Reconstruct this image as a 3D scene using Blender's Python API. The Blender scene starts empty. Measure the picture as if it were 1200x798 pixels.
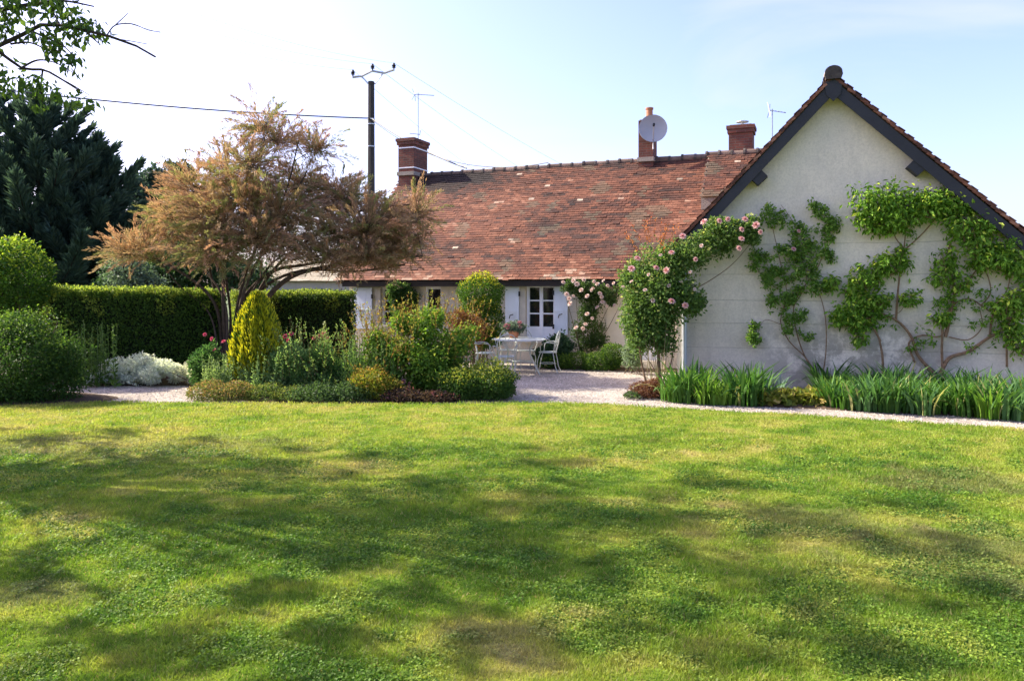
import bpy, math, random
import numpy as np
from mathutils import Vector
random.seed(7)
R = np.random.default_rng(11)
PI = math.pi
sc = bpy.context.scene
# ------------------------------------------------------------ camera
EYE, F, HZ = 1.9, 900.0, 338.0        # eye height (m), focal length and horizon row measured on the 1200 px photo
cd = bpy.data.cameras.new('camera'); cam = bpy.data.objects.new('camera', cd)
sc.collection.objects.link(cam); sc.camera = cam
cam.location = (0, 0, EYE); cam.rotation_euler = (PI/2, 0, 0)
cd.sensor_width = 36; cd.lens = 27; cd.shift_y = -61/1200; cd.clip_end = 3000; cd.clip_start = 0.05
# ------------------------------------------------------------ sky + sun
SUN_AZ, SUN_EL = math.radians(-71), math.radians(37)
w = bpy.data.worlds.new('World'); sc.world = w; w.use_nodes = True
nt = w.node_tree; bg = nt.nodes['Background']
sky = nt.nodes.new('ShaderNodeTexSky'); sky.sky_type = 'NISHITA'; sky.sun_disc = False
sky.sun_elevation = SUN_EL; sky.sun_rotation = SUN_AZ
sky.air_density = 1.0; sky.dust_density = 2.6; sky.ozone_density = 3.5
tcw = nt.nodes.new('ShaderNodeTexCoord'); mpw = nt.nodes.new('ShaderNodeMapping'); mpw.inputs['Scale'].default_value = (1.6, 1.6, 5.5)
nzw = nt.nodes.new('ShaderNodeTexNoise'); nzw.inputs['Scale'].default_value = 1.7; nzw.inputs['Detail'].default_value = 7; nzw.inputs['Distortion'].default_value = .6
mrw = nt.nodes.new('ShaderNodeMapRange'); mrw.inputs[1].default_value = .50; mrw.inputs[2].default_value = .74; mrw.inputs[3].default_value = .0; mrw.inputs[4].default_value = .5
tnw = nt.nodes.new('ShaderNodeMix'); tnw.data_type = 'RGBA'; tnw.blend_type = 'MULTIPLY'; tnw.inputs[0].default_value = 1; tnw.inputs[7].default_value = (1.03, .88, 1.05, 1)
mxw = nt.nodes.new('ShaderNodeMix'); mxw.data_type = 'RGBA'; mxw.inputs[7].default_value = (2.55, 2.6, 2.7, 1)   # thin high cloud
nt.links.new(tcw.outputs['Generated'], mpw.inputs[0]); nt.links.new(mpw.outputs[0], nzw.inputs['Vector']); nt.links.new(nzw.outputs['Fac'], mrw.inputs[0])
nt.links.new(sky.outputs[0], tnw.inputs[6]); nt.links.new(tnw.outputs[2], mxw.inputs[6]); nt.links.new(mrw.outputs[0], mxw.inputs[0])
nt.links.new(mxw.outputs[2], bg.inputs[0]); bg.inputs[1].default_value = 0.14
ld = bpy.data.lights.new('sun', 'SUN'); sun = bpy.data.objects.new('sun', ld); sc.collection.objects.link(sun)
ld.energy = 4.6; ld.angle = math.radians(0.6); ld.color = (1.0, 0.90, 0.72)
sdir = Vector((math.sin(SUN_AZ)*math.cos(SUN_EL), math.cos(SUN_AZ)*math.cos(SUN_EL), math.sin(SUN_EL)))
sun.rotation_euler = sdir.to_track_quat('Z', 'Y').to_euler()
sc.view_settings.view_transform = 'Standard'; sc.view_settings.look = 'None'
sc.view_settings.exposure = 1.52; sc.view_settings.gamma = 1
sc.view_settings.use_curve_mapping = False

# ------------------------------------------------------------ helpers
def W(px, py, Y):
    """a photo direction at a measured distance Y -> world point"""
    return np.array([(px-600)/F*Y, Y, EYE-(py-HZ)/F*Y])
def GY(py): return F*EYE/(py-HZ)
def unit(a):
    a = np.asarray(a, float); return a/np.maximum(np.linalg.norm(a, axis=-1, keepdims=True), 1e-9)
Zv = np.array([0, 0, 1.])
def rdir(n): return unit(R.normal(size=(n, 3)))
def vnoise(x, y, seed=0):
    xi = np.floor(x).astype(np.int64); yi = np.floor(y).astype(np.int64); fx = x-xi; fy = y-yi
    fx = fx*fx*(3-2*fx); fy = fy*fy*(3-2*fy)
    def h(a, b):
        n = (a*374761393 + b*668265263 + seed*974634777) & 0x7fffffff
        n = ((n ^ (n >> 13))*1274126177) & 0x7fffffff
        return ((n ^ (n >> 16)) & 0xffff)/65535.0
    return (h(xi, yi)*(1-fx)+h(xi+1, yi)*fx)*(1-fy)+(h(xi, yi+1)*(1-fx)+h(xi+1, yi+1)*fx)*fy
def fbm(x, y, seed=0, o=4):
    s = 0; a = .5; t = 0
    for k in range(o):
        s = s+a*vnoise(x*2**k, y*2**k, seed+k*17); t += a; a *= .55
    return s/t
ROOT = {}
class G:
    def __init__(s): s.v = []; s.l = []; s.n = []; s.c = []; s.k = 0
    def add(s, v, f, col=(.5, .5, .5)):
        v = np.asarray(v, float).reshape(-1, 3); s.v.append(v)
        if isinstance(f, list) and len({len(q) for q in f}) > 1:
            s.l.append(np.concatenate([np.array(list(q), np.int64)+s.k for q in f])); s.n.append(np.array([len(q) for q in f]))
        else:
            f = np.asarray([list(q) for q in f] if isinstance(f, list) else f, np.int64)
            s.l.append((f+s.k).ravel()); s.n.append(np.full(len(f), f.shape[1]))
        c = np.asarray(col, float)
        if c.ndim == 1: c = np.tile(c, (len(f), 1))
        s.c.append(c); s.k += len(v)
    def box(s, c, size, ax=None, col=(.5, .5, .5)):
        c = np.asarray(c, float); h = np.asarray(size, float)/2
        ax = np.eye(3) if ax is None else np.asarray(ax, float)
        co = np.array([[x, y, z] for z in (-1, 1) for y in (-1, 1) for x in (-1, 1)])*h
        s.add(c+co@ax, [[0,2,3,1],[4,5,7,6],[0,1,5,4],[2,6,7,3],[0,4,6,2],[1,3,7,5]], col)
    def tube(s, P, r, sides=6, col=(.5, .5, .5), cap=True):
        P = np.asarray(P, float); n = len(P); r = np.broadcast_to(np.asarray(r, float), (n,))
        T = unit(np.gradient(P, axis=0)); ref = np.array([0, 0, 1.]) if abs(T[0][2]) < .9 else np.array([1., 0, 0])
        A = unit(np.cross(T, ref)); B = np.cross(T, A)
        an = np.arange(sides)*2*PI/sides
        ring = P[:, None]+r[:, None, None]*(np.cos(an)[None, :, None]*A[:, None]+np.sin(an)[None, :, None]*B[:, None])
        i = np.arange(n-1)[:, None]*sides; j = np.arange(sides)[None]; j2 = (j+1) % sides
        f = np.stack([i+j, i+j2, i+sides+j2, i+sides+j], -1).reshape(-1, 4)
        s.add(ring.reshape(-1, 3), f, col)
        if cap:
            s.add(ring[0][::-1], [list(range(sides))], col); s.add(ring[-1], [list(range(sides))], col)
    def lathe(s, c, prof, sides=20, col=(.5, .5, .5)):
        an = np.arange(sides)*2*PI/sides; V = []
        for r, z in prof: V.append(np.stack([c[0]+r*np.cos(an), c[1]+r*np.sin(an), np.full(sides, c[2]+z)], -1))
        V = np.array(V); n = len(prof)
        i = np.arange(n-1)[:, None]*sides; j = np.arange(sides)[None]; j2 = (j+1) % sides
        s.add(V.reshape(-1, 3), np.stack([i+j, i+j2, i+sides+j2, i+sides+j], -1).reshape(-1, 4), col)
    def leaves(s, P, T, N, L, asp, col, fold=.12):
        T = unit(T); B = unit(np.cross(N, T)); N = np.cross(T, B); L = np.broadcast_to(L, (len(P),))[:, None]
        n = len(P); V = np.empty((n, 4, 3))
        V[:, 0] = P; V[:, 1] = P+T*L*.5+B*L*asp/2+N*L*fold; V[:, 2] = P+T*L; V[:, 3] = P+T*L*.5-B*L*asp/2+N*L*fold
        s.add(V.reshape(-1, 3), np.arange(n*4).reshape(-1, 4), col)
    def mesh(s, name, mat, loc=(0, 0, 0), rz=0):
        v = np.concatenate(s.v)-np.asarray(loc, float)
        if rz:
            c, q = math.cos(-rz), math.sin(-rz); v = np.stack([v[:, 0]*c-v[:, 1]*q, v[:, 0]*q+v[:, 1]*c, v[:, 2]], -1)
        me = bpy.data.meshes.new(name); lo = np.concatenate(s.l); n = np.concatenate(s.n)
        me.vertices.add(len(v)); me.vertices.foreach_set('co', v.ravel())
        me.loops.add(len(lo)); me.loops.foreach_set('vertex_index', lo)
        me.polygons.add(len(n)); me.polygons.foreach_set('loop_start', np.concatenate([[0], np.cumsum(n)[:-1]]))
        me.polygons.foreach_set('loop_total', n)
        me.update(calc_edges=True)
        a = me.attributes.new('col', 'FLOAT_COLOR', 'FACE'); c = np.concatenate(s.c)
        a.data.foreach_set('color', np.concatenate([c, np.ones((len(c), 1))], 1).ravel())
        me.polygons.foreach_set('use_smooth', np.zeros(len(n), bool)); me.materials.append(mat); return me
    def build(s, name, mat, parent=None, smooth=False, loc=None, **tags):
        if parent is not None: loc, rz = ROOT[parent.name]
        else:
            rz = 0
            if loc is None:
                v = np.concatenate(s.v); a, b = v.min(0), v.max(0); loc = ((a[0]+b[0])/2, (a[1]+b[1])/2, a[2])
        me = s.mesh(name, mat, loc, rz)
        if smooth: me.polygons.foreach_set('use_smooth', np.ones(len(me.polygons), bool))
        o = bpy.data.objects.new(name, me); sc.collection.objects.link(o)
        if parent is not None: o.parent = parent
        else: o.location = loc
        ROOT[o.name] = (loc, rz)
        for k, q in tags.items(): o[k] = q
        return o
def thing(name, loc, label, category, group=None, rz=0):
    o = bpy.data.objects.new(name, None); sc.collection.objects.link(o); o.empty_display_size = .2
    o.location = loc; o.rotation_euler = (0, 0, rz); ROOT[o.name] = (tuple(loc), rz)
    o['label'] = label; o['category'] = category
    if group: o['group'] = group
    return o
def copy_tree(o, parent=None):
    c = o.copy(); sc.collection.objects.link(c); c.parent = parent
    for ch in list(o.children): copy_tree(ch, c)
    return c

# ------------------------------------------------------------ materials
def newmat(name):
    m = bpy.data.materials.new(name); m.use_nodes = True; t = m.node_tree
    return m, t, t.nodes['Principled BSDF'], t.nodes.new, t.links.new
def simple(name, col, rough=.6, metal=0, bump=0, bscale=40, var=.12, vscale=6, spec=.4):
    m, t, p, N, L = newmat(name)
    tc = N('ShaderNodeTexCoord'); nz = N('ShaderNodeTexNoise'); nz.inputs['Scale'].default_value = vscale; nz.inputs['Detail'].default_value = 6
    L(tc.outputs['Object'], nz.inputs['Vector'])
    mx = N('ShaderNodeMix'); mx.data_type = 'RGBA'
    mx.inputs[6].default_value = (*[c*(1-var) for c in col], 1); mx.inputs[7].default_value = (*[min(1, c*(1+var)) for c in col], 1)
    L(nz.outputs['Fac'], mx.inputs[0]); L(mx.outputs[2], p.inputs['Base Color'])
    p.inputs['Roughness'].default_value = rough; p.inputs['Metallic'].default_value = metal
    p.inputs['Specular IOR Level'].default_value = spec
    if bump:
        n2 = N('ShaderNodeTexNoise'); n2.inputs['Scale'].default_value = bscale; n2.inputs['Detail'].default_value = 5
        L(tc.outputs['Object'], n2.inputs['Vector']); b = N('ShaderNodeBump'); b.inputs['Strength'].default_value = bump; b.inputs['Distance'].default_value = .02
        L(n2.outputs['Fac'], b.inputs['Height']); L(b.outputs[0], p.inputs['Normal'])
    return m
def colmat(name, rough=.6, trans=0, spec=.3, nvar=.25, nscale=30, bump=0, tint=(1.25, 1.25, .8)):
    """colour comes from the per-face attribute, with a little noise on top"""
    m, t, p, N, L = newmat(name)
    at = N('ShaderNodeAttribute'); at.attribute_name = 'col'
    tc = N('ShaderNodeTexCoord'); nz = N('ShaderNodeTexNoise'); nz.inputs['Scale'].default_value = nscale
    L(tc.outputs['Object'], nz.inputs['Vector'])
    mr = N('ShaderNodeMapRange'); mr.inputs[3].default_value = 1-nvar; mr.inputs[4].default_value = 1+nvar
    mr.inputs[1].default_value = .25; mr.inputs[2].default_value = .75
    L(nz.outputs['Fac'], mr.inputs[0]); vm = N('ShaderNodeVectorMath'); vm.operation = 'SCALE'
    L(at.outputs['Color'], vm.inputs[0]); L(mr.outputs[0], vm.inputs['Scale'])
    L(vm.outputs[0], p.inputs['Base Color']); p.inputs['Roughness'].default_value = rough; p.inputs['Specular IOR Level'].default_value = spec
    if bump:
        b = N('ShaderNodeBump'); b.inputs['Strength'].default_value = bump; b.inputs['Distance'].default_value = .01
        n2 = N('ShaderNodeTexNoise'); n2.inputs['Scale'].default_value = nscale*3; n2.inputs['Detail'].default_value = 4
        L(tc.outputs['Object'], n2.inputs['Vector']); L(n2.outputs['Fac'], b.inputs['Height']); L(b.outputs[0], p.inputs['Normal'])
    if trans:
        tr = N('ShaderNodeBsdfTranslucent'); v2 = N('ShaderNodeVectorMath'); v2.operation = 'MULTIPLY'; v2.inputs[1].default_value = tint
        L(vm.outputs[0], v2.inputs[0]); L(v2.outputs[0], tr.inputs['Color'])
        ms = N('ShaderNodeMixShader'); ms.inputs[0].default_value = trans
        L(p.outputs[0], ms.inputs[1]); L(tr.outputs[0], ms.inputs[2]); L(ms.outputs[0], t.nodes['Material Output'].inputs['Surface'])
    return m
LEAF = colmat('leaf', .55, .42, .22, .15, 9)
NEEDLE = colmat('needle_leaf', .6, .3, .25, .2, 5)
GRASS = colmat('grass_blade', .55, .45, .25, .1, 3)
PETAL = colmat('petal', .6, .35, .2, .06, 40, tint=(1, .95, .95))
BARK = colmat('bark', .85, 0, .15, .35, 14, .8)
TILE = colmat('clay_tile', .8, 0, .2, .3, 11, .7)
LAWN = colmat('lawn_soil', .95, 0, .05, .3, 45, .8)
def wall_mat(name, base, dark, lines, stain=None, vjoint=None, grain=60):
    m, t, p, N, L = newmat(name); p.inputs['Roughness'].default_value = .92; p.inputs['Specular IOR Level'].default_value = .15
    g = N('ShaderNodeNewGeometry'); sx = N('ShaderNodeSeparateXYZ'); L(g.outputs['Position'], sx.inputs[0])
    def noise(sc_, d=6, r=.6):
        n = N('ShaderNodeTexNoise'); n.inputs['Scale'].default_value = sc_; n.inputs['Detail'].default_value = d; n.inputs['Roughness'].default_value = r
        L(g.outputs['Position'], n.inputs['Vector']); return n.outputs['Fac']
    def math_(op, a, b=None, c=None):
        n = N('ShaderNodeMath'); n.operation = op
        for i, q in enumerate((a, b, c)):
            if q is None: continue
            if isinstance(q, (int, float)): n.inputs[i].default_value = q
            else: L(q, n.inputs[i])
        return n.outputs[0]
    def rng(v, a, b, c=0., d=1.):
        n = N('ShaderNodeMapRange'); n.interpolation_type = 'SMOOTHSTEP'; L(v, n.inputs[0])
        for i, q in enumerate((a, b, c, d)): n.inputs[i+1].default_value = q
        return n.outputs[0]
    def mix(f, a, b):
        n = N('ShaderNodeMix'); n.data_type = 'RGBA'; L(f, n.inputs[0])
        for i, q in ((6, a), (7, b)):
            if isinstance(q, tuple): n.inputs[i].default_value = (*q, 1)
            else: L(q, n.inputs[i])
        return n.outputs[2]
    c = mix(rng(noise(1.3), .3, .7), base, dark)
    c = mix(math_('MULTIPLY', rng(noise(grain, 3, .8), .35, .7), .5), c, tuple(q*.62 for q in base))
    c = mix(math_('MULTIPLY', rng(noise(5, 8, .7), .5, .7), .22), c, tuple(q*.72 for q in dark))
    mp = N('ShaderNodeMapping'); mp.inputs['Scale'].default_value = (3.5, 3.5, .5); L(g.outputs['Position'], mp.inputs[0])
    sn = N('ShaderNodeTexNoise'); sn.inputs['Scale'].default_value = 1.6; sn.inputs['Detail'].default_value = 6; L(mp.outputs[0], sn.inputs['Vector'])
    c = mix(math_('MULTIPLY', rng(sn.outputs['Fac'], .5, .72), .22), c, tuple(q*.6 for q in dark))
    lm = None
    wob = math_('MULTIPLY', math_('SUBTRACT', noise(.9, 2), .5), .05)
    zz = math_('ADD', sx.outputs[2], wob)
    for z, wd in lines:
        q = rng(math_('ABSOLUTE', math_('SUBTRACT', zz, z)), wd, wd*2.2, 1., 0.)
        lm = q if lm is None else math_('MAXIMUM', lm, q)
    if vjoint:
        xx = math_('ADD', math_('MULTIPLY', sx.outputs[0], vjoint[0]), math_('MULTIPLY', sx.outputs[1], vjoint[1]))
        for x0, z0, z1 in vjoint[2]:
            q = rng(math_('ABSOLUTE', math_('SUBTRACT', xx, x0)), .006, .013, 1., 0.)
            q = math_('MULTIPLY', q, math_('MULTIPLY', math_('GREATER_THAN', zz, z0), math_('LESS_THAN', zz, z1)))
            lm = math_('MAXIMUM', lm, q)
    if lm is not None: 
        lm = math_('MULTIPLY', lm, rng(noise(2.2, 4), .3, .55, .35, .95))
        c = mix(math_('MULTIPLY', lm, .38), c, tuple(q*.4 for q in base))
    if stain:
        x0, r0, z0 = stain
        a = rng(math_('ABSOLUTE', math_('SUBTRACT', sx.outputs[0], x0)), r0*.3, r0, 1., 0.)
        b = rng(sx.outputs[2], z0*.3, z0, 1., 0.)
        k = math_('MULTIPLY', a, b); k = math_('MULTIPLY', k, rng(noise(3.2, 10, .75), .40, .54))
        c = mix(math_('MULTIPLY', k, .75), c, (.26, .235, .19))
        base_ = rng(math_('ADD', sx.outputs[2], math_('MULTIPLY', noise(2, 6), .6)), .35, .9, 1., 0.)
        c = mix(math_('MULTIPLY', base_, .45), c, (.2, .19, .17))
    L(c, p.inputs['Base Color'])
    h = math_('ADD', math_('MULTIPLY', noise(grain, 4, .7), .5), math_('MULTIPLY', noise(8, 4), .8))
    if lm is not None: h = math_('SUBTRACT', h, math_('MULTIPLY', lm, .5))
    b = N('ShaderNodeBump'); b.inputs['Strength'].default_value = .55; b.inputs['Distance'].default_value = .012
    L(h, b.inputs['Height']); L(b.outputs[0], p.inputs['Normal']); return m
GABLE = wall_mat('grey_render', (.76, .675, .54), (.66, .595, .49), [(z, .006) for z in (2.73, 2.16, 1.67, 1.23, .77, .32)], stain=(6.3, 2.3, 2.0), grain=26)
STONE = wall_mat('pale_limestone', (.68, .62, .51), (.56, .51, .42), [(z, .005) for z in (.32, .64, .98, 1.3, 1.64)],
                 vjoint=(.927, -.375, [(-9.0, .64, .98), (-7.1, .98, 1.3), (-5.6, .64, .98), (-4.4, 0, .32), (-3.9, .64, .98), (-3.3, .98, 1.3), (-4.1, 1.3, 1.64)]), grain=40)
QUOIN = simple('quoin_stone', (.62, .57, .47), .9, bump=.4, var=.15)
SLATE = simple('dark_slate_paint', (.024, .026, .032), .75, bump=.3, bscale=20, var=.35, vscale=3)
BEAM = simple('dark_timber', (.03, .025, .022), .85, bump=.4, var=.4)
WHITE = simple('white_paint', (.84, .86, .88), .45, var=.05)
SHUT = simple('pale_blue_paint', (.72, .79, .86), .5, var=.06)
IRON = simple('white_iron', (.40, .44, .42), .45, var=.15, vscale=20)
BLACK = simple('black_iron', (.015, .015, .017), .5)
ZINC = simple('zinc', (.52, .55, .58), .42, .55, var=.12)
ALU = simple('aluminium', (.35, .36, .38), .4, .6)
DISH = simple('dish_grey', (.34, .355, .38), .5, var=.05)
MORTAR = simple('lime_mortar', (.30, .26, .21), .95, bump=.6, var=.25)
SOIL = simple('soil', (.09, .065, .045), 1, bump=1, bscale=25, var=.4, vscale=12, spec=.1)
POTM = simple('terracotta_pot', (.4, .17, .09), .8, bump=.2)
POLEM = simple('dark_creosote', (.035, .032, .03), .8, bump=.3, var=.3)
CABLE = simple('cable_sheath', (.06, .06, .065), .6)
WIREM = simple('bare_wire', (.62, .65, .68), .5, .3)
GLASSM = simple('window_glass', (.012, .014, .016), .04, var=.3, vscale=2, spec=.9)  # opaque, near-black colour stands in for the unlit room behind
def brick_mat():
    m, t, p, N, L = newmat('old_brick'); p.inputs['Roughness'].default_value = .9
    g = N('ShaderNodeTexCoord'); s = N('ShaderNodeSeparateXYZ'); L(g.outputs['Object'], s.inputs[0])
    a = N('ShaderNodeMath'); a.operation = 'ADD'; L(s.outputs[0], a.inputs[0]); L(s.outputs[1], a.inputs[1])
    c = N('ShaderNodeCombineXYZ'); L(a.outputs[0], c.inputs[0]); L(s.outputs[2], c.inputs[1])
    b = N('ShaderNodeTexBrick'); L(c.outputs[0], b.inputs['Vector']); b.inputs['Scale'].default_value = 1
    b.inputs['Brick Width'].default_value = .23; b.inputs['Row Height'].default_value = .07; b.inputs['Mortar Size'].default_value = .007
    b.inputs['Color1'].default_value = (.20, .062, .038, 1); b.inputs['Color2'].default_value = (.11, .038, .028, 1); b.inputs['Mortar'].default_value = (.13, .09, .07, 1)
    nz = N('ShaderNodeTexNoise'); nz.inputs['Scale'].default_value = 7; nz.inputs['Detail'].default_value = 6; L(g.outputs['Object'], nz.inputs['Vector'])
    mr = N('ShaderNodeMapRange'); mr.inputs[3].default_value = .55; mr.inputs[4].default_value = 1.35; L(nz.outputs['Fac'], mr.inputs[0])
    vm = N('ShaderNodeVectorMath'); vm.operation = 'SCALE'; L(b.outputs['Color'], vm.inputs[0]); L(mr.outputs[0], vm.inputs['Scale']); L(vm.outputs[0], p.inputs['Base Color'])
    bm = N('ShaderNodeBump'); bm.inputs['Strength'].default_value = .7; bm.inputs['Distance'].default_value = .01; bm.invert = True
    L(b.outputs['Fac'], bm.inputs['Height']); L(bm.outputs[0], p.inputs['Normal']); return m
BRICK = brick_mat()
def gravel_mat():
    m, t, p, N, L = newmat('gravel'); p.inputs['Roughness'].default_value = .95; p.inputs['Specular IOR Level'].default_value = .1
    g = N('ShaderNodeTexCoord'); v = N('ShaderNodeTexVoronoi'); v.inputs['Scale'].default_value = 38; L(g.outputs['Object'], v.inputs['Vector'])
    r = N('ShaderNodeValToRGB'); L(v.outputs['Color'], r.inputs[0])
    e = r.color_ramp.elements; e[0].color = (.20, .165, .135, 1); e[1].color = (.50, .455, .40, 1)
    q = e.new(.5); q.color = (.36, .315, .27, 1)
    nz = N('ShaderNodeTexNoise'); nz.inputs['Scale'].default_value = 1.4; nz.inputs['Detail'].default_value = 8; L(g.outputs['Object'], nz.inputs['Vector'])
    mr = N('ShaderNodeMapRange'); mr.inputs[1].default_value = .3; mr.inputs[2].default_value = .7; mr.inputs[3].default_value = .72; mr.inputs[4].default_value = 1.12; L(nz.outputs['Fac'], mr.inputs[0])
    vm = N('ShaderNodeVectorMath'); vm.operation = 'SCALE'; L(r.outputs[0], vm.inputs[0]); L(mr.outputs[0], vm.inputs['Scale']); L(vm.outputs[0], p.inputs['Base Color'])
    b = N('ShaderNodeBump'); b.inputs['Strength'].default_value = 1; b.inputs['Distance'].default_value = .012; b.invert = True
    L(v.outputs['Distance'], b.inputs['Height']); L(b.outputs[0], p.inputs['Normal']); return m
GRAVEL = gravel_mat()

# ------------------------------------------------------------ ground
def sheet(name, pts, z, mat, **k):
    g = G(); g.add([(x, y, z) for x, y in pts], [list(range(len(pts)))], (.2, .2, .1)); return g.build(name, mat, loc=(0, 0, 0), **k)
FIELD = simple('field_grass', (.06, .09, .02), .95, bump=1, bscale=8, var=.4, vscale=.4)
sheet('ground', [(-900, -300), (900, -300), (900, 1800), (-900, 1800)], -.03, FIELD, kind='structure')
# far edge of the lawn (world x,y)
EX = np.array([-14, -9.5, -8.2, -6.6, -5.0, -3, -1, .1, 1.3, 2.7, 4.3, 6.8, 12])
EY = np.array([11.5, 12.0, 12.35, 12.75, 12.6, 12.55, 12.5, 12.75, 12.5, 11.95, 11.35, 10.25, 8.0])
def edge(x): return np.interp(x, EX, EY)
gp = [(x, y-.25) for x, y in zip(EX, EY)]
sheet('gravel_path', gp+[(12, 20), (3.6, 20.5), (-5, 22.5), (-14, 16)], -.012, GRAVEL, kind='structure')
def soil(name, pts, z=.0): 
    g = G(); n = 0
    P = np.array(pts, float); c = P.mean(0); V = [(c[0], c[1], z+.05)]
    m = len(P)
    for s_, dz in ((.55, .045), (.85, .02), (1, -.02)):
        for q in P: a = c+(q-c)*s_; V.append((a[0], a[1], z+dz))
    Fc = [[0, 1+i, 1+(i+1) % m] for i in range(m)]; g.add(V, Fc)
    Q = []
    for r in range(2):
        for i in range(m): a = 1+r*m+i; b = 1+r*m+(i+1) % m; Q.append([a, a+m, b+m, b])
    g.add(V, Q); return g.build(name, SOIL, smooth=True, kind='structure')
def oval(cx, cy, rx, ry, n=28, ph=0): return [(cx+rx*math.cos(t)*(1+.05*math.sin(3*t+ph)), cy+ry*math.sin(t)*(1+.05*math.cos(4*t+ph))) for t in np.linspace(0, 2*PI, n, endpoint=False)]
soil('soil_bed', oval(-2.7, 14.2, 2.85, 1.65))
soil('soil_bed', [(2.45, 13.35), (3.2, 12.6), (4.8, 12.15), (6.3, 11.6), (9.5, 10.6), (10, 12.6), (8.9, 13.35), (3.2, 15.1), (2.5, 14.6)])
soil('soil_bed', oval(-8.3, 13.1, 1.5, 1.0))
soil('soil_bed', [(-13, 15.0), (-8.5, 15.0), (-6.8, 15.0), (-5.3, 15.25), (-4.6, 16.2), (-4, 19), (-5.2, 21.5), (-13, 20)])
soil('soil_bed', [(.6, 18.45), (2.6, 17.7), (4.1, 17.2), (4.3, 18.0), (.9, 19.3)])
# lawn surface with low relief, colour patches from noise shared with the blades
def lawn_z(x, y): return .012+.03*fbm(x*.5, y*.5, 5, 2)+.018*fbm(x*3.1, y*3.1, 9, 2)
def ramp(v, stops):
    xs = [s_[0] for s_ in stops]; return np.stack([np.interp(v, xs, [s_[1][k] for s_ in stops]) for k in range(3)], -1)
def lawn_col(x, y):
    a = fbm(x*.55+3, y*.8, 21, 4); b = fbm(x*1.7, y*2.1+9, 33, 3); c = fbm(x*5, y*5, 41, 2)
    v = .47+((a-.5)*1.2+(b-.5)*.8)*(1-.5*np.clip((y-7)/4, 0, 1))+(c-.5)*.6
    far = np.clip((y-6.5)/5, 0, 1); v = v+.16*far
    far = np.clip((x-1.5)/5, 0, 1)*np.clip((y-4)/3, 0, 1); v = v+.05*far
    col = ramp(v, [(.2, (.09, .175, .018)), (.42, (.155, .25, .025)), (.62, (.235, .305, .04)), (.82, (.32, .335, .07)), (1.1, (.40, .355, .13))])
    # worn spots
    for sx, sy, r in ((-4.1, 8.9, .8), (-6.2, 9.0, .6), (4.3, 7.4, .5), (2.3, 6.1, .45), (3.6, 5.3, .7), (-3.0, 4.6, .25), (-.2, 4.1, .2)):
        d = np.hypot((x-sx)/1.9, y-sy)/r+(c-.5)*1.5; k = np.clip(1.1-d, 0, .38)[..., None]
        col = col*(1-k)+np.array((.25, .205, .10))*k
    return col
def build_lawn():
    xs = np.arange(-14, 12.01, .08); n = 150
    t = np.linspace(0, 1, n)**.9; X = np.repeat(xs[:, None], n, 1); Y = -2+(edge(X)+2)*t[None]
    jag = .05*np.sin(X*7)+.05*np.sin(X*17+1); Y = Y+jag*(t[None] > .999)
    Z = lawn_z(X, Y); Z[:, -1] = -.02
    V = np.stack([X, Y, Z], -1).reshape(-1, 3); i = np.arange(len(xs)-1)[:, None]*n; j = np.arange(n-1)[None]
    Fc = np.stack([i+j, i+n+j, i+n+j+1, i+j+1], -1).reshape(-1, 4)
    C = V[Fc].mean(1); g = G(); g.add(V, Fc, lawn_col(C[:, 0], C[:, 1])*np.array((.7, .68, .7)))
    g.build('lawn', LAWN, smooth=True, loc=(0, 0, 0), kind='structure')
build_lawn()
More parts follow.
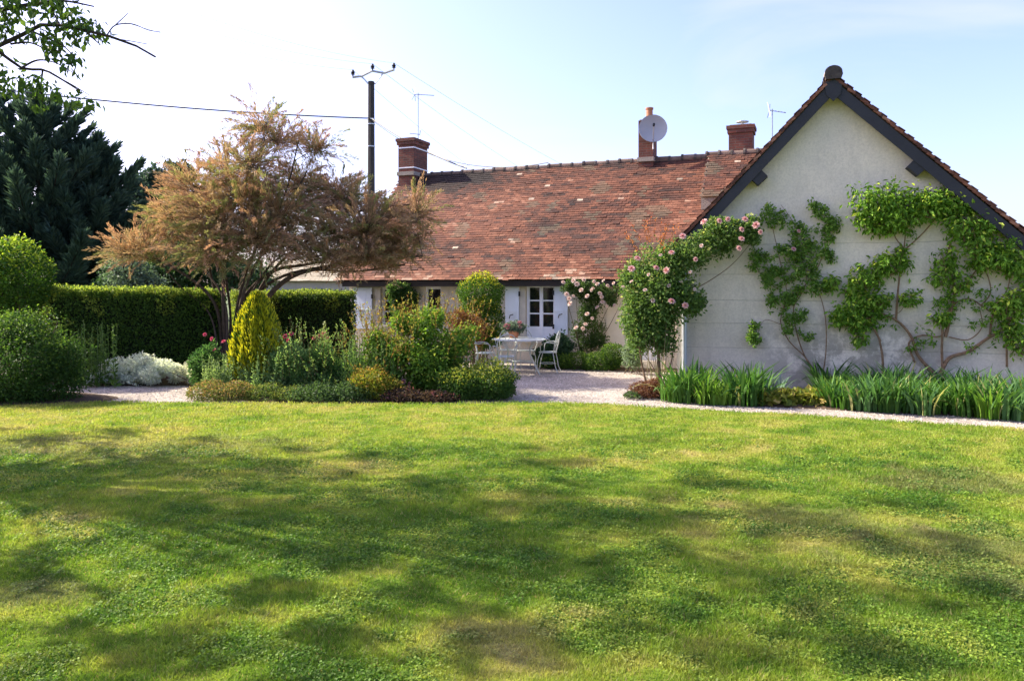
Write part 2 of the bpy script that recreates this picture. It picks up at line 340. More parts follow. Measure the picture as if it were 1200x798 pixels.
def build_grass(N=620000):
    Y = np.exp(R.uniform(math.log(3.1), math.log(12.9), N)); X = R.uniform(-.78, .78, N)*Y+R.normal(0, .4, N)
    ok = Y < edge(X)+.04*R.normal(size=N); X, Y = X[ok], Y[ok]; n = len(X)
    tuft = fbm(X*6, Y*6, 71, 3); big = fbm(X*1.2, Y*1.2, 77, 2)
    h = (.013+.026*np.clip(tuft-.25, 0, 1)*1.3)*(.7+.7*big)*R.uniform(.6, 1.4, n)*(Y/5)**.15
    wd = .0034*(Y/5)**.75*R.uniform(.7, 1.5, n)
    broad = (fbm(X*2.2, Y*2.2, 90, 3) > .56) & (R.random(n) < .45) & (Y < 9)
    wd[broad] *= 2.6; h[broad] *= .7
    an = R.uniform(0, 2*PI, n); d = np.stack([np.cos(an), np.sin(an), np.zeros(n)], -1)
    la = R.uniform(0, 2*PI, n); lean = np.stack([np.cos(la), np.sin(la), np.zeros(n)], -1)*(h*R.uniform(.1, 1.3, n))[:, None]
    P = np.stack([X, Y, lawn_z(X, Y)-.003], -1); V = np.empty((n, 3, 3))
    V[:, 0] = P-d*wd[:, None]; V[:, 1] = P+d*wd[:, None]; V[:, 2] = P+lean; V[:, 2, 2] += h
    col = lawn_col(X, Y)*R.uniform(.7, 1.35, n)[:, None]
    dry = R.random(n) < .07; col[dry] = np.array((.34, .29, .12))*R.uniform(.7, 1.2, (dry.sum(), 1))
    col[broad] = np.array((.07, .17, .03))*R.uniform(.7, 1.5, (broad.sum(), 1))
    g = G(); g.add(V.reshape(-1, 3), np.arange(n*3).reshape(-1, 3), col)
    # small flat clover and daisy leaves between the blades
    m = 170000; Y = np.exp(R.uniform(math.log(3.1), math.log(9.5), m)); X = R.uniform(-.78, .78, m)*Y; k = fbm(X*2.2, Y*2.2, 90, 3)+.25*fbm(X*9, Y*9, 95, 2) > .60; X, Y = X[k], Y[k]; m = len(X)
    P = np.stack([X, Y, lawn_z(X, Y)+R.uniform(.004, .028, m)], -1); D = rdir(m); D[:, 2] = D[:, 2]*.3+.15
    g.leaves(P, unit(D), unit(rdir(m)*.5+Zv), R.uniform(.010, .024, m)*(Y/5)**.5, .8, (lawn_col(X, Y)*.78+np.array((.05, .10, .01))*.4)*R.uniform(.6, 1.5, (m, 1)), .1)
    g.build('grass', GRASS, loc=(0, 0, 0), kind='stuff', label='short mown lawn grass with clover and dry patches', category='grass')
build_grass()
def build_pebbles(N=26000):
    X = R.uniform(-9, 9, N); Y = R.uniform(9.5, 18.6, N); ok = (Y > edge(X)+.02) & ~((((X+2.7)/2.9)**2+((Y-14.2)/1.7)**2) < 1)
    X, Y = X[ok], Y[ok]; n = len(X); s_ = R.uniform(.008, .02, n)
    oc = np.array([(1, 0, 0), (0, 1, 0), (-1, 0, 0), (0, -1, 0), (0, 0, .7)], float)
    V = np.stack([X, Y, np.full(n, -.012)], -1)[:, None]+oc[None]*s_[:, None, None]*R.uniform(.7, 1.3, (n, 1, 3))
    f = np.array([[0, 1, 4], [1, 2, 4], [2, 3, 4], [3, 0, 4]])[None]+np.arange(n)[:, None, None]*5
    c = np.repeat(np.array((.40, .35, .30))*R.uniform(.5, 1.45, (n, 1)), 4, 0)
    g = G(); g.add(V.reshape(-1, 3), f.reshape(-1, 3), c); g.build('gravel', colmat('pebble', .9), loc=(0, 0, 0), kind='stuff', label='loose pale gravel stones on the path and terrace', category='gravel')
build_pebbles()

# ------------------------------------------------------------ foliage machinery
def blob(px, py, rx, ry, Y, d): return (W(px, py, Y), np.array([rx/F*Y, d, ry/F*Y]))
def sample(blobs, n, shell=.55, rough=.2, freq=3.0, power=.6):
    wts = np.array([np.prod(b[1])**(2/3) for b in blobs]); wts /= wts.sum(); k = R.choice(len(blobs), n, p=wts)
    C = np.array([b[0] for b in blobs])[k]; Rd = np.array([b[1] for b in blobs])[k]; D = rdir(n)
    ph = k*1.7
    nz = (np.sin(D[:, 0]*freq*2+ph)+np.sin(D[:, 1]*freq*1.7+ph*2)+np.sin(D[:, 2]*freq*2.3+ph*3)+np.sin((D[:, 0]+D[:, 2])*freq*4+ph))/4
    t = shell+(1-shell)*R.random(n)**power
    P = C+D*Rd*(t*(1+rough*nz)*(1+R.normal(0, rough*.25, n)))[:, None]
    return P, unit(D/Rd*Rd.mean()), t
def mixcol(a, b, n, jit=.25):
    k = R.random((n, 1)); return (np.array(a)*(1-k)+np.array(b)*k)*R.uniform(1-jit, 1+jit, (n, 1))
def foliage(g, blobs, n, size, a, b, tip=None, tipk=.5, shell=.55, asp=.55, rough=.2, droop=0., out=.7, up=.25, zmin=.03, fold=.12, along=.3, freq=3.0, tippow=.35, tipz=-.6, lumps=0):
    if lumps:
        blobs = [(c+d*r_*(.70 if j % 3 else .35), r_*R.uniform(.30, .50)*np.array((1, 1, 1.1))) for c, r_ in blobs for j, d in enumerate(rdir(lumps))]
    P, D, t = sample(blobs, n, shell, rough, freq); ok = P[:, 2] > zmin; P, D, t = P[ok], D[ok], t[ok]; n = len(P)
    Nn = unit(D*out+rdir(n)*.9+np.array((0, 0, up)))
    T = unit(np.cross(Nn, rdir(n))+D*along+np.array((0, 0, -droop)))
    c = mixcol(a, b, n)
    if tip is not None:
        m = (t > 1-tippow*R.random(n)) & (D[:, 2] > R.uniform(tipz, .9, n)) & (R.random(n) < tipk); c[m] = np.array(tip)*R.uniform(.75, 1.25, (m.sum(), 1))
    g.leaves(P, T, Nn, size*R.uniform(.6, 1.3, n), asp, c, fold)
def curve(a, b, n=6, bend=.15, up=0.):
    a, b = np.asarray(a, float), np.asarray(b, float); m = (a+b)/2+rdir(1)[0]*np.linalg.norm(b-a)*bend+np.array((0, 0, up))
    t = np.linspace(0, 1, n)[:, None]; return a*(1-t)**2+2*m*t*(1-t)+b*t*t
def stems(g, base, blobs, n, r=.012, spread=.08, col=(.10, .075, .045), sides=4, shell=.2, up=0.):
    P, D, t = sample(blobs, n, shell, .1)
    for p in P:
        b0 = np.array(base)+np.array([R.normal(0, spread), R.normal(0, spread), 0]); g.tube(curve(b0, p, 6, .08, up), np.linspace(r, r*.3, 6), sides, col, False)
def smooth(pts, n=24):
    P = np.array(pts, float); m = len(P); d = np.r_[0, np.cumsum(np.linalg.norm(np.diff(P, axis=0), axis=1))]; d /= d[-1]
    T = np.gradient(P, d, axis=0); u = np.linspace(0, 1, n); k = np.clip(np.searchsorted(d, u, side='right')-1, 0, m-2)
    h = (d[k+1]-d[k])[:, None]; s_ = ((u-d[k])[:, None])/h
    return ((2*s_**3-3*s_**2+1)*P[k]+(s_**3-2*s_**2+s_)*h*T[k]+(-2*s_**3+3*s_**2)*P[k+1]+(s_**3-s_**2)*h*T[k+1])
def tipshoots(g, blobs, n, L, a, b, size=.05):
    P, D, t = sample(blobs, n, .85, .3); D = unit(D*.5+Zv*.9+rdir(n)*.3)
    for p, d in zip(P, D):
        g.tube([p, p+d*L*.5, p+d*L], [.004, .003, .002], 3, (.2, .1, .05), False); m = 10; s_ = R.random(m)*L
        g.leaves(p+d*s_[:, None], unit(d+rdir(m)*.9), rdir(m), size*R.uniform(.6, 1.2, m), .45, mixcol(a, b, m))
def plant(name, label, cat, base, blobs, n, size, a, b, nst=10, group=None, mat=None, str_=.012, spread=.08, stemcol=(.10, .075, .045), extra=None, **k):
    t = thing(name, tuple(base), label, cat, group)
    g = G(); foliage(g, blobs, n, size, a, b, **k)
    if extra: tipshoots(g, *extra)
    g.build('foliage', mat or LEAF, t)
    if nst: s_ = G(); stems(s_, base, blobs, nst, str_, spread, stemcol); s_.build('stem', BARK, t)
    return t
def bloom_mesh(name, size, cols, petals=16, seed=0, cup=.5):
    g = G(); P = []; T = []; Nn = []; c = []; L = []
    for ring, (r, el, m) in enumerate(((0, 1.2, 4), (.1, .8, 6), (.18, .35, 7), (.2, -.05, 7))):
        for i in range(m):
            a = i*2*PI/m+ring*.5; d = np.array((math.cos(a), math.sin(a), 0)); T.append(d*math.cos(el)+np.array((0, 0, math.sin(el)))); Nn.append(-d*math.sin(el)+np.array((0, 0, math.cos(el))))
            P.append(d*r*size*.5); L.append(size*(.35+.08*ring)); c.append(np.array(cols[0])*(1-ring/3)+np.array(cols[1])*ring/3)
    g.leaves(np.array(P), np.array(T), np.array(Nn), np.array(L), .95, np.array(c), .15); return g.mesh(name, PETAL)
def put_blooms(root, me, name, pts, scale=1):
    loc, rz = ROOT[root.name]
    for p in pts:
        o = bpy.data.objects.new(name, me); sc.collection.objects.link(o); o.parent = root
        o.location = tuple(np.array(p)-np.array(loc)); q = random.uniform(.75, 1.2)*scale; o.scale = (q, q, q)
        o.rotation_euler = (random.uniform(.5, 1.5), random.uniform(-.4, .4), random.uniform(-.6, .6)-.2)
ROSE_P = bloom_mesh('rose_bloom', .10, ((.60, .26, .26), (.74, .52, .47)))
ROSE_W = bloom_mesh('rose_bloom', .095, ((.66, .46, .38), (.74, .64, .56)))
ROSE_D = bloom_mesh('flower', .10, ((.50, .04, .10), (.70, .16, .24)))
ROSE_S = bloom_mesh('flower', .09, ((.45, .14, .14), (.6, .32, .30)))

# ------------------------------------------------------------ farmhouse
TH = math.radians(22); O = np.array([-4.6, 21.7, 0.]); U = np.array([math.cos(TH), -math.sin(TH), 0]); V_ = np.array([math.sin(TH), math.cos(TH), 0]); Zv = np.array([0, 0, 1.])
AXM = np.array([U, V_, Zv])
def hp(u, v, z): return O+U*u+V_*v+Zv*z
def uof(px, v=0.):   # u of the point of the plane v=const seen at photo column px
    k = (px-600)/F; p = O+V_*v; return (k*p[1]-p[0])/(U[0]-k*U[1])
def zof(px, py, v=0.):
    p = hp(uof(px, v), v, 0); return EYE-(py-HZ)/F*p[1]
house = thing('farmhouse', tuple(O), 'long low stone farmhouse with mossy red tiled roof and grey rendered cross gable', 'house', rz=-TH)
EAVE, RID, D_ = 2.13, 5.56, 3.4; ULEN = 12.6
openings = [(uof(446), uof(476), zof(460, 381), zof(460, 337)), (uof(497), uof(517), .75, zof(507, 336)),
            (uof(616), uof(650), zof(630, 398), zof(630, 334)), (uof(742), uof(772), .62, 1.86)]
def main_walls():
    g = G(); us = sorted({0., ULEN}|{o[0] for o in openings}|{o[1] for o in openings}); zs = sorted({-.05, 2.1}|{o[2] for o in openings}|{o[3] for o in openings})
    for i in range(len(us)-1):
        for j in range(len(zs)-1):
            cu, cz = (us[i]+us[i+1])/2, (zs[j]+zs[j+1])/2
            if any(o[0] < cu < o[1] and o[2] < cz < o[3] for o in openings): continue
            g.add([hp(us[i], 0, zs[j]), hp(us[i+1], 0, zs[j]), hp(us[i+1], 0, zs[j+1]), hp(us[i], 0, zs[j+1])], [[0, 1, 2, 3]])
    for a, b, c, d in openings:
        q = [hp(a, 0, c), hp(b, 0, c), hp(b, 0, d), hp(a, 0, d)]; r = [hp(a, .3, c), hp(b, .3, c), hp(b, .3, d), hp(a, .3, d)]
        g.add(q+r, [[0, 4, 5, 1], [1, 5, 6, 2], [2, 6, 7, 3], [3, 7, 4, 0]])
    Dp = 2*D_-.1
    for u in (0., ULEN):
        g.add([hp(u, 0, -.05), hp(u, Dp, -.05), hp(u, Dp, 2.1), hp(u, Dp/2, 5.4), hp(u, 0, 2.1)], [[0, 1, 2, 3, 4]])
    g.add([hp(0, Dp, -.05), hp(ULEN, Dp, -.05), hp(ULEN, Dp, 2.1), hp(0, Dp, 2.1)], [[0, 1, 2, 3]])
    g.add([hp(0.02, .6, -.05), hp(ULEN, .6, -.05), hp(ULEN, .6, 2.1), hp(.02, .6, 2.1)], [[0, 1, 2, 3]])
    return g.build('wall', STONE, house)
main_walls()
TCOL = [(.0, (.022, .017, .016)), (.25, (.052, .028, .022)), (.5, (.105, .044, .028)), (.75, (.165, .067, .039)), (.93, (.22, .105, .065)), (1., (.30, .20, .14))]
def tiles(g, p0, A, B, la, lb, cs=.098, tw=.165, wave=.03, colf=None, seed=0, pal=None):
    """courses of plain clay tiles: p0 lower corner, A along, B up-slope"""
    A = unit(A); B = unit(B); Nn = unit(np.cross(A, B)); nc = int(lb/cs); nt_ = int(la/tw)
    J, I = np.meshgrid(np.arange(nc), np.arange(nt_), indexing='ij'); J = J.ravel().astype(float); I = I.ravel().astype(float); n = len(J)
    a0 = (I+(J % 2)*.5)*tw+R.normal(0, .004, n); b0 = J*cs+R.normal(0, .003, n)
    sag = wave*(fbm(a0*.35+seed, b0*.5, seed+3, 2)-.5)*2*np.clip(b0/lb*3, 0, 1)+.012*(vnoise(a0*1.3, b0*2, seed+8)-.5)
    slip = R.random(n) < .02; b0[slip] -= .03
    wd = tw-.001; ln = cs*1.45; th = .012; lift = .012+R.uniform(0, .006, n)+(R.random(n) < .04)*.01; sk = R.normal(0, .008, n)
    V = np.empty((n, 8, 3)); q = 0
    for up in (0, 1):
        for k, (x, y) in enumerate(((0, 0), (1, 0), (1, 1), (0, 1))):
            aa = a0+x*wd-y*sk*.2; bb = b0+y*ln+x*sk*.3; nn = sag+(lift if y == 0 else .002)+up*th
            V[:, q] = p0+aa[:, None]*A+bb[:, None]*B+nn[:, None]*Nn; q += 1
    f = np.array([[4, 5, 6, 7], [0, 1, 5, 4], [1, 2, 6, 5], [3, 0, 4, 7]])[None]+np.arange(n)[:, None, None]*8
    val = np.clip(R.normal(.53, .10, n)+(fbm(a0*.7, b0*.9, seed+40, 4)-.5)*.8+(fbm(a0*1.6, b0*9, seed+50, 3)-.5)*.75, 0, 1)
    if colf is not None: val = colf(a0, b0, val, lb)
    pale = R.random(n) < .003; c = ramp(val, pal or TCOL); c[pale] = np.array((.36, .28, .21))*R.uniform(.6, 1.1, (pale.sum(), 1))
    moss = fbm(a0*1.6, b0*1.6, seed+60, 3) > .70; c[moss] = c[moss]*.5+np.array((.10, .09, .06))*.5
    g.add(V.reshape(-1, 3), f.reshape(-1, 4), np.repeat(c, 4, 0))
def stainf(a, b, v, lb):
    d = np.clip(1-np.hypot((a-1.7)/1.9, (b-lb)/1.3), 0, 1)+(fbm(a*2, b*2, 5, 3)-.5)*.5
    v = np.where(d > .25, v*.22, v)
    top = np.clip((b/lb-.72)/.28, 0, 1); v = v-.18*top*fbm(a*1.2, b*.6, 8, 2)
    lo = np.clip(1-b/.45, 0, 1); return v+.2*lo
rise = RID-EAVE
g = G()
p0 = hp(-.28, -.32, EAVE-.02); run = D_+.32; B1 = V_*run+Zv*rise; SL = np.linalg.norm(B1)
tiles(g, p0, U, B1, ULEN+.4, SL-.05, colf=stainf, seed=1, wave=.05)
p1 = hp(ULEN+.1, 2*D_+.32, EAVE-.02); tiles(g, p1, -U, -V_*run+Zv*rise, ULEN+.4, SL-.05, seed=2)
roof = g.build('roof', TILE, house)
g = G()
for s_ in (0, 1):
    v0 = -.28 if s_ == 0 else 2*D_+.28
    a, b = hp(-.2, v0, EAVE-.04), hp(ULEN+.1, v0, EAVE-.04); c, d = hp(ULEN+.1, D_, RID-.03), hp(-.2, D_, RID-.03)
    g.add([a, b, c, d]+[q-Zv*.06 for q in (a, b, c, d)], [[0, 1, 2, 3], [4, 7, 6, 5], [0, 4, 5, 1], [1, 5, 6, 2], [2, 6, 7, 3], [3, 7, 4, 0]])
g.build('roof_deck', BEAM, roof)
g = G(); g.box(hp(ULEN/2, -.2, EAVE-.115), (ULEN+.1, .14, .13), AXM); g.box(hp(ULEN/2, -.06, EAVE-.12), (ULEN+.1, .1, .1), AXM); g.build('eave_beam', BEAM, house)
def ridge(g, a, b, r=.095, seg=.36, col=(.15, .105, .085)):
    a, b = np.array(a), np.array(b); L = np.linalg.norm(b-a); T = (b-a)/L; S = unit(np.cross(T, Zv)); n = int(L/seg)
    for i in range(n):
        for (t0, t1, r0, r1, c) in ((i*seg, (i+1)*seg, r, r*.94, np.array(col)*random.uniform(.6, 1.3)), (i*seg-.025, i*seg+.03, r*1.2, r*1.2, np.array((.10, .085, .075))*random.uniform(.5, 1.1))):
            V = []
            for t_, rr in ((t0, r0), (t1, r1)):
                for k in range(9):
                    an = -.6+(PI+1.2)*k/8; V.append(a+T*t_+S*rr*math.cos(an)+Zv*(rr*math.sin(an)+.012*math.sin(i*2.3)))
            g.add(V, [[k, k+1, k+10, k+9] for k in range(8)]+[[0, 1, 2, 3, 4, 5, 6, 7, 8]]+[[9, 10, 11, 12, 13, 14, 15, 16, 17][::-1]], c)
g = G(); ridge(g, hp(-.25, D_, RID-.06), hp(ULEN, D_, RID+.0)); g.build('ridge_tiles', TILE, house)
# chimneys
def chimney(u, v, wu, wv, ztop, name='chimney', bands=(), pot=False, corb=.04):
    g = G(); z0 = RID-.5; g.box(hp(u, v, (z0+ztop)/2-.1), (wu, wv, ztop-z0-.2), AXM)
    g.box(hp(u, v, ztop-.15), (wu+corb*2, wv+corb*2, .11), AXM); g.box(hp(u, v, ztop-.05), (wu+corb*3.4, wv+corb*3.4, .094), AXM); 
    c = g.build(name, BRICK, house)
    for zb in bands:
        g = G(); g.box(hp(u, v, zb), (wu+.03, wv+.03, .035), AXM); g.build('strap', WHITE, c)
    g = G(); g.box(hp(u, v, RID-.02), (wu+.05, wv+.12, .12), AXM); g.build('flashing', MORTAR, c)
    g = G(); g.box(hp(u, v, ztop+.012), (wu-.06, wv-.06, .03), AXM); g.build('capping', MORTAR, c)
    return c
ch1 = chimney(uof(484, D_), D_, .56, .9, zof(486, 165, D_), bands=(zof(486, 176, D_), zof(486, 199, D_)))
ch2 = chimney(uof(759, D_), D_, .42, .52, zof(759, 143, D_), corb=.0)
g = G(); g.lathe(hp(uof(761, D_), D_, zof(759, 141, D_)), [(.10, 0), (.095, .28), (.115, .30), (.115, .34), (.08, .34), (.08, .1)], 14); g.build('chimney_pot', POTM, ch2)
ch3 = chimney(uof(869, D_), D_, .62, .55, zof(869, 149, D_), corb=.035)
g = G(); c = hp(uof(870, D_), D_, zof(869, 148, D_)); g.tube([c, c+Zv*.1], .04, 8); g.lathe(c+Zv*.1, [(.17, 0), (.17, .02), (.01, .06)], 12); g.build('chimney_cowl', ZINC, ch3)
# raised roof piece beside the gable
def raised():
    g = G(); va = 3.0; u0 = uof(829, va); 
    def onroof(v, dz): return EAVE+rise*(v+.32)/run+dz
    v1, v0 = 3.02, 1.55
    a = hp(u0, v0, onroof(v0, .36)); tiles(g, a, U, V_*(v1-v0)+Zv*(rise*(v1-v0)/run), 2.6, math.hypot(v1-v0, rise*(v1-v0)/run)-.02, seed=9, wave=.06, colf=lambda a, b, v, lb: v*.75+.08)
    o = g.build('raised_roof', TILE, house)
    g = G(); P = [hp(u0+.03, v0+.06, onroof(v0+.06, 0)), hp(u0+2.6, v0+.06, onroof(v0+.06, 0)), hp(u0+2.6, v1, onroof(v1, 0)), hp(u0+.03, v1, onroof(v1, 0))]
    Q = [p+Zv*.34 for p in P]; g.add(P+Q, [[4, 5, 6, 7], [0, 1, 5, 4], [1, 2, 6, 5], [2, 3, 7, 6], [3, 0, 4, 7]]); g.build('mortar_fillet', MORTAR, o)
    g = G(); ridge(g, hp(u0-.02, v1, onroof(v1, .30)), hp(u0+2.6, v1, onroof(v1, .30)), .11, .33); g.build('ridge_tiles', TILE, o)
raised()
# windows + shutters
def window(o, rows, cols=2, panel=0., name='window', split=True):
    a, b, c, d = o; g = G(); fw = .068; y = .12
    def bar(u0, u1, z0, z1, dy=0, th=.05): g.box(hp((u0+u1)/2, y+dy, (z0+z1)/2), (u1-u0, th, z1-z0), AXM)
    bar(a, a+fw, c, d); bar(b-fw, b, c, d); bar(a+fw, b-fw, d-fw, d); bar(a+fw, b-fw, c, c+fw)
    m = (a+b)/2
    if split: bar(m-.045, m+.045, c+fw, d-fw, -.006)
    zc = c+fw
    if panel: bar(a+fw, m-.045, c+fw, c+fw+panel, .004, .03); bar(m+.045, b-fw, c+fw, c+fw+panel, .004, .03); zc += panel
    for i in range(1, rows):
        z = zc+(d-fw-zc)*i/rows
        for (p, q) in (((a+fw, m-.045), (m+.045, b-fw)) if split else ((a+fw, b-fw),)): bar(p, q, z-.017, z+.017, 0, .03)
    wn = g.build(name, WHITE, house)
    g = G(); g.add([hp(a+fw, y+.01, zc), hp(b-fw, y+.01, zc), hp(b-fw, y+.01, d-fw), hp(a+fw, y+.01, d-fw)], [[0, 1, 2, 3]]); g.build('glass', GLASSM, wn)
    g = G(); g.box(hp(m, -.03, c-.04), (b-a+.2, .16, .07), AXM); g.build('sill', QUOIN, wn)
    return wn
window(openings[0], 3); window(openings[1], 2, split=False); window(openings[2], 3, panel=.26)
a, b, c, d = openings[3]
g = G(); 
for i in range(4): q = a+(b-a)*(i+.5)/4; g.box(hp(q, .12, (c+d)/2), ((b-a)/4-.006, .04, d-c-.01), AXM)
g.build('door', SHUT, house)
g = G(); g.box(hp(uof(756), -.012, .33), (.62, .03, .44), AXM)
for k in (-.2, 0, .2): g.box(hp(uof(756)+k, -.03, .33), (.012, .012, .42), AXM)
g.build('hatch', WHITE, house)
for (x0, x1) in ((uof(711), uof(735)),):
    g = G(); g.box(hp((x0+x1)/2, -.01, (.45+1.66)/2), (x1-x0, .035, 1.2), AXM); g.build('stone_panel', QUOIN, house)
    g = G(); g.box(hp((x0+x1)/2, -.02, 1.72), (x1-x0+.16, .06, .11), AXM); g.build('stone_lintel', QUOIN, house)
for i, o in enumerate(openings[:3]):
    a, b, c, d = o
    for s_, e in ((-1, a), (1, b)):
        if i == 2 and s_ == 1: continue
        g = G()
        for k in range(5):
            z0 = c+(d-c)*k/5; z1 = c+(d-c)*(k+1)/5-.001; ww = .16 if k % 2 else .20
            g.box(hp(e+s_*ww/2+s_*.002, -.004, (z0+z1)/2), (ww, .012, z1-z0), AXM)
        g.build('stone_surround', QUOIN, house)
def shutter(u0, u1, z0, z1, hinge_right=True):
    g = G(); n = 3; y = -.05
    for i in range(n): q = u0+(u1-u0)*(i+.5)/n; g.box(hp(q, y-.002*(i % 2), (z0+z1)/2), ((u1-u0)/n-.002, .028, z1-z0), AXM)
    for z in ((z0+z1)/2-.05, z1-.09): g.box(hp((u0+u1)/2, y-.021, z), (u1-u0-.02, .012, .05), AXM)
    s_ = g.build('shutter', SHUT, house)
    e = u1 if hinge_right else u0
    for z in (z0+.2, z1-.25):
        g = G(); g.box(hp(e+(.02 if hinge_right else -.02), y-.03, z), (.04, .03, .12), AXM); g.build('hinge', BLACK, s_)
    g = G(); g.tube([hp((u0+u1)/2-.06, y-.05, z0+.42), hp((u0+u1)/2-.03, y-.06, z0+.5), hp((u0+u1)/2+.05, y-.05, z0+.52)], .012, 6); g.build('latch', BLACK, s_)
shutter(uof(415), uof(437), zof(426, 385), zof(426, 337), True)
shutter(uof(593), uof(609), zof(600, 392), zof(600, 333), True)
shutter(uof(650.5), uof(666), zof(658, 392), zof(658, 331.5), False)
# cross gable
TW = math.radians(18); G0 = np.array([3.25, 15., 0]); Wd = np.array([math.cos(TW), -math.sin(TW), 0]); Wb = np.array([math.sin(TW), math.cos(TW), 0]); AXW = np.array([Wd, Wb, Zv])
def wp(t, s_, z): return G0+Wd*t+Wb*s_+Zv*z
TA, ZA = 2.78, 5.78; TL, ZL = -.22, 2.58; TR, ZR = 6.2, 2.48; WL = 5.8
slL = (ZA-ZL)/(TA-TL); slR = (ZA-ZR)/(TR-TA)
def rz_(t): return ZA-(TA-t)*slL if t < TA else ZA-(t-TA)*slR
g = G(); pr = [(0, -.05), (5.98, -.05), (5.98, rz_(5.98)-.1), (TA, ZA-.1), (0, rz_(0)-.1)]
fr = [wp(t, 0, z) for t, z in pr]; bk = [wp(t, WL, z) for t, z in pr]
g.add(fr+bk, [[0, 1, 2, 3, 4], [9, 8, 7, 6, 5], [0, 5, 6, 1], [1, 6, 7, 2], [4, 9, 5, 0]]); g.build('gable_wall', GABLE, house)
g = G(); 
for k in range(8): zc = .16+k*.33; g.box(wp(-.004+(.08 if k % 2 else .06), -.004, zc), (.2 if k % 2 else .13, .03, .322), AXW)
g.build('quoins', QUOIN, house)
FO = -.26   # verge overhang in front of the gable
g = G()
lL = math.hypot(TA-TL, ZA-ZL); lR = math.hypot(TR-TA, ZA-ZR)
tiles(g, wp(TL, WL+.6, ZL), -Wb, Wd*(TA-TL)+Zv*(ZA-ZL), WL+.6-FO, lL-.02, seed=4, wave=.02, colf=lambda a, b, v, lb: v*.8+.15)
tiles(g, wp(TR, FO-.02, ZR), Wb, -Wd*(TR-TA)+Zv*(ZA-ZR), WL+.6-FO, lR-.02, seed=5, wave=.02, colf=lambda a, b, v, lb: v*.8+.15)
wr = g.build('gable_roof', TILE, house)
g = G()
for t0, z0 in ((TL, ZL), (TR, ZR)):
    P = [wp(t0, FO+.03, z0), wp(t0, WL+.6, z0), wp(TA, WL+.6, ZA), wp(TA, FO+.03, ZA)]; Q = [p-Zv*.07 for p in P]
    g.add(P+Q, [[0, 1, 2, 3], [4, 5, 6, 7], [0, 4, 5, 1], [1, 5, 6, 2], [2, 6, 7, 3], [3, 7, 4, 0]])
g.build('roof_deck', BEAM, wr)
for (t0, z0) in ((TL-.03, rz_(TL)-.03), (TR+.1, rz_(TR)-.1)):
    g = G(); wdt = .20
    P = [(t0, z0-.115), (TA, ZA-.105), (TA, ZA-.10-wdt*1.35), (t0, z0-.11-wdt*1.3)]
    A_ = [wp(t, FO, z) for t, z in P]; B_ = [wp(t, FO+.035, z) for t, z in P]
    g.add(A_+B_, [[0, 1, 2, 3], [7, 6, 5, 4], [0, 4, 5, 1], [2, 6, 7, 3], [3, 7, 4, 0]])
    g.build('bargeboard', SLATE, house)
for sg, tE, zE in ((-1, TL-.02, ZL-.02), (1, TR+.02, ZR-.02)):
    g = G(); a_ = wp(tE, FO-.005, zE-.045); b_ = wp(TA, FO-.005, ZA-.045); L_ = np.linalg.norm(b_-a_); T_ = (b_-a_)/L_; N_ = unit(np.cross(T_, Wb)); N_ = N_ if N_[2] > 0 else -N_
    for k_ in range(int(L_/.098)):
        q_ = a_+T_*(k_+.5)*.098; aa = unit(T_+N_*-.16); c_ = ramp(np.array([random.uniform(.25, .95)]), TCOL)[0]*1.15
        g.box(q_+N_*random.uniform(-.004, .006)+Wb*.02, (.15, .06+random.uniform(0, .025), .042), np.array([aa, Wb, unit(np.cross(aa, Wb))]), c_)
    g.build('verge_tiles', TILE, wr)
g = G(); P = [(TA-.15, ZA-.17), (TA, ZA-.03), (TA+.15, ZA-.17), (TA+.12, ZA-.38), (TA, ZA-.50), (TA-.12, ZA-.38)]
g.add([wp(t, FO-.02, z) for t, z in P]+[wp(t, FO-.004, z) for t, z in P], [[0, 1, 2, 3, 4, 5], [11, 10, 9, 8, 7, 6]]+[[i, (i+1) % 6, 6+(i+1) % 6, 6+i] for i in range(6)]); g.build('apex_plate', SLATE, house)
for t_ in (1.48, 4.16):
    g = G(); z = rz_(t_)-.42; sg = 1 if t_ < TA else -1; aa = unit(Wd+Zv*sg*.95); g.box(wp(t_+.02*sg, -.125, z), (.24, .24, .19), np.array([aa, Wb, np.cross(aa, Wb)])); g.build('purlin_end', SLATE, house)
g = G(); ridge(g, wp(TA, FO-.05, ZA-.02), wp(TA, WL+.5, ZA-.02), .13, .36); g.build('gable_ridge_tiles', TILE, house)
g = G(); c = wp(TA, FO-.06, ZA+.02); g.add([c+Wd*.15*math.cos(q)+Zv*(.12*math.sin(q)) for q in np.linspace(-.2, PI+.2, 12)]+[c+Wb*.3+Wd*.15*math.cos(q)+Zv*(.12*math.sin(q)) for q in np.linspace(-.2, PI+.2, 12)],
    [[i, i+1, i+13, i+12] for i in range(11)]); g.add([c+Wd*.15*math.cos(q)+Zv*(.12*math.sin(q)) for q in np.linspace(-.2, PI+.2, 12)], [list(range(12))]); g.build('ridge_end', MORTAR, house)
# gutter + drainpipe
g = G(); g.tube([wp(.12, -.07, .15), wp(.12, -.07, 2.3), wp(.0, -.03, 2.45), wp(-.2, .12, 2.55)], .05, 12); g.build('drainpipe', ZINC, house, smooth=False)
g = G(); g.tube([wp(TL-.07, FO+.1, ZL-.07), wp(TL-.07, 3.0, ZL-.1)], .065, 10); g.build('gutter', ZINC, house)
g = G(); g.box(hp(uof(757), -.5, .11), (1.1, .3, .2), AXM); g.build('doorstep', QUOIN, house)

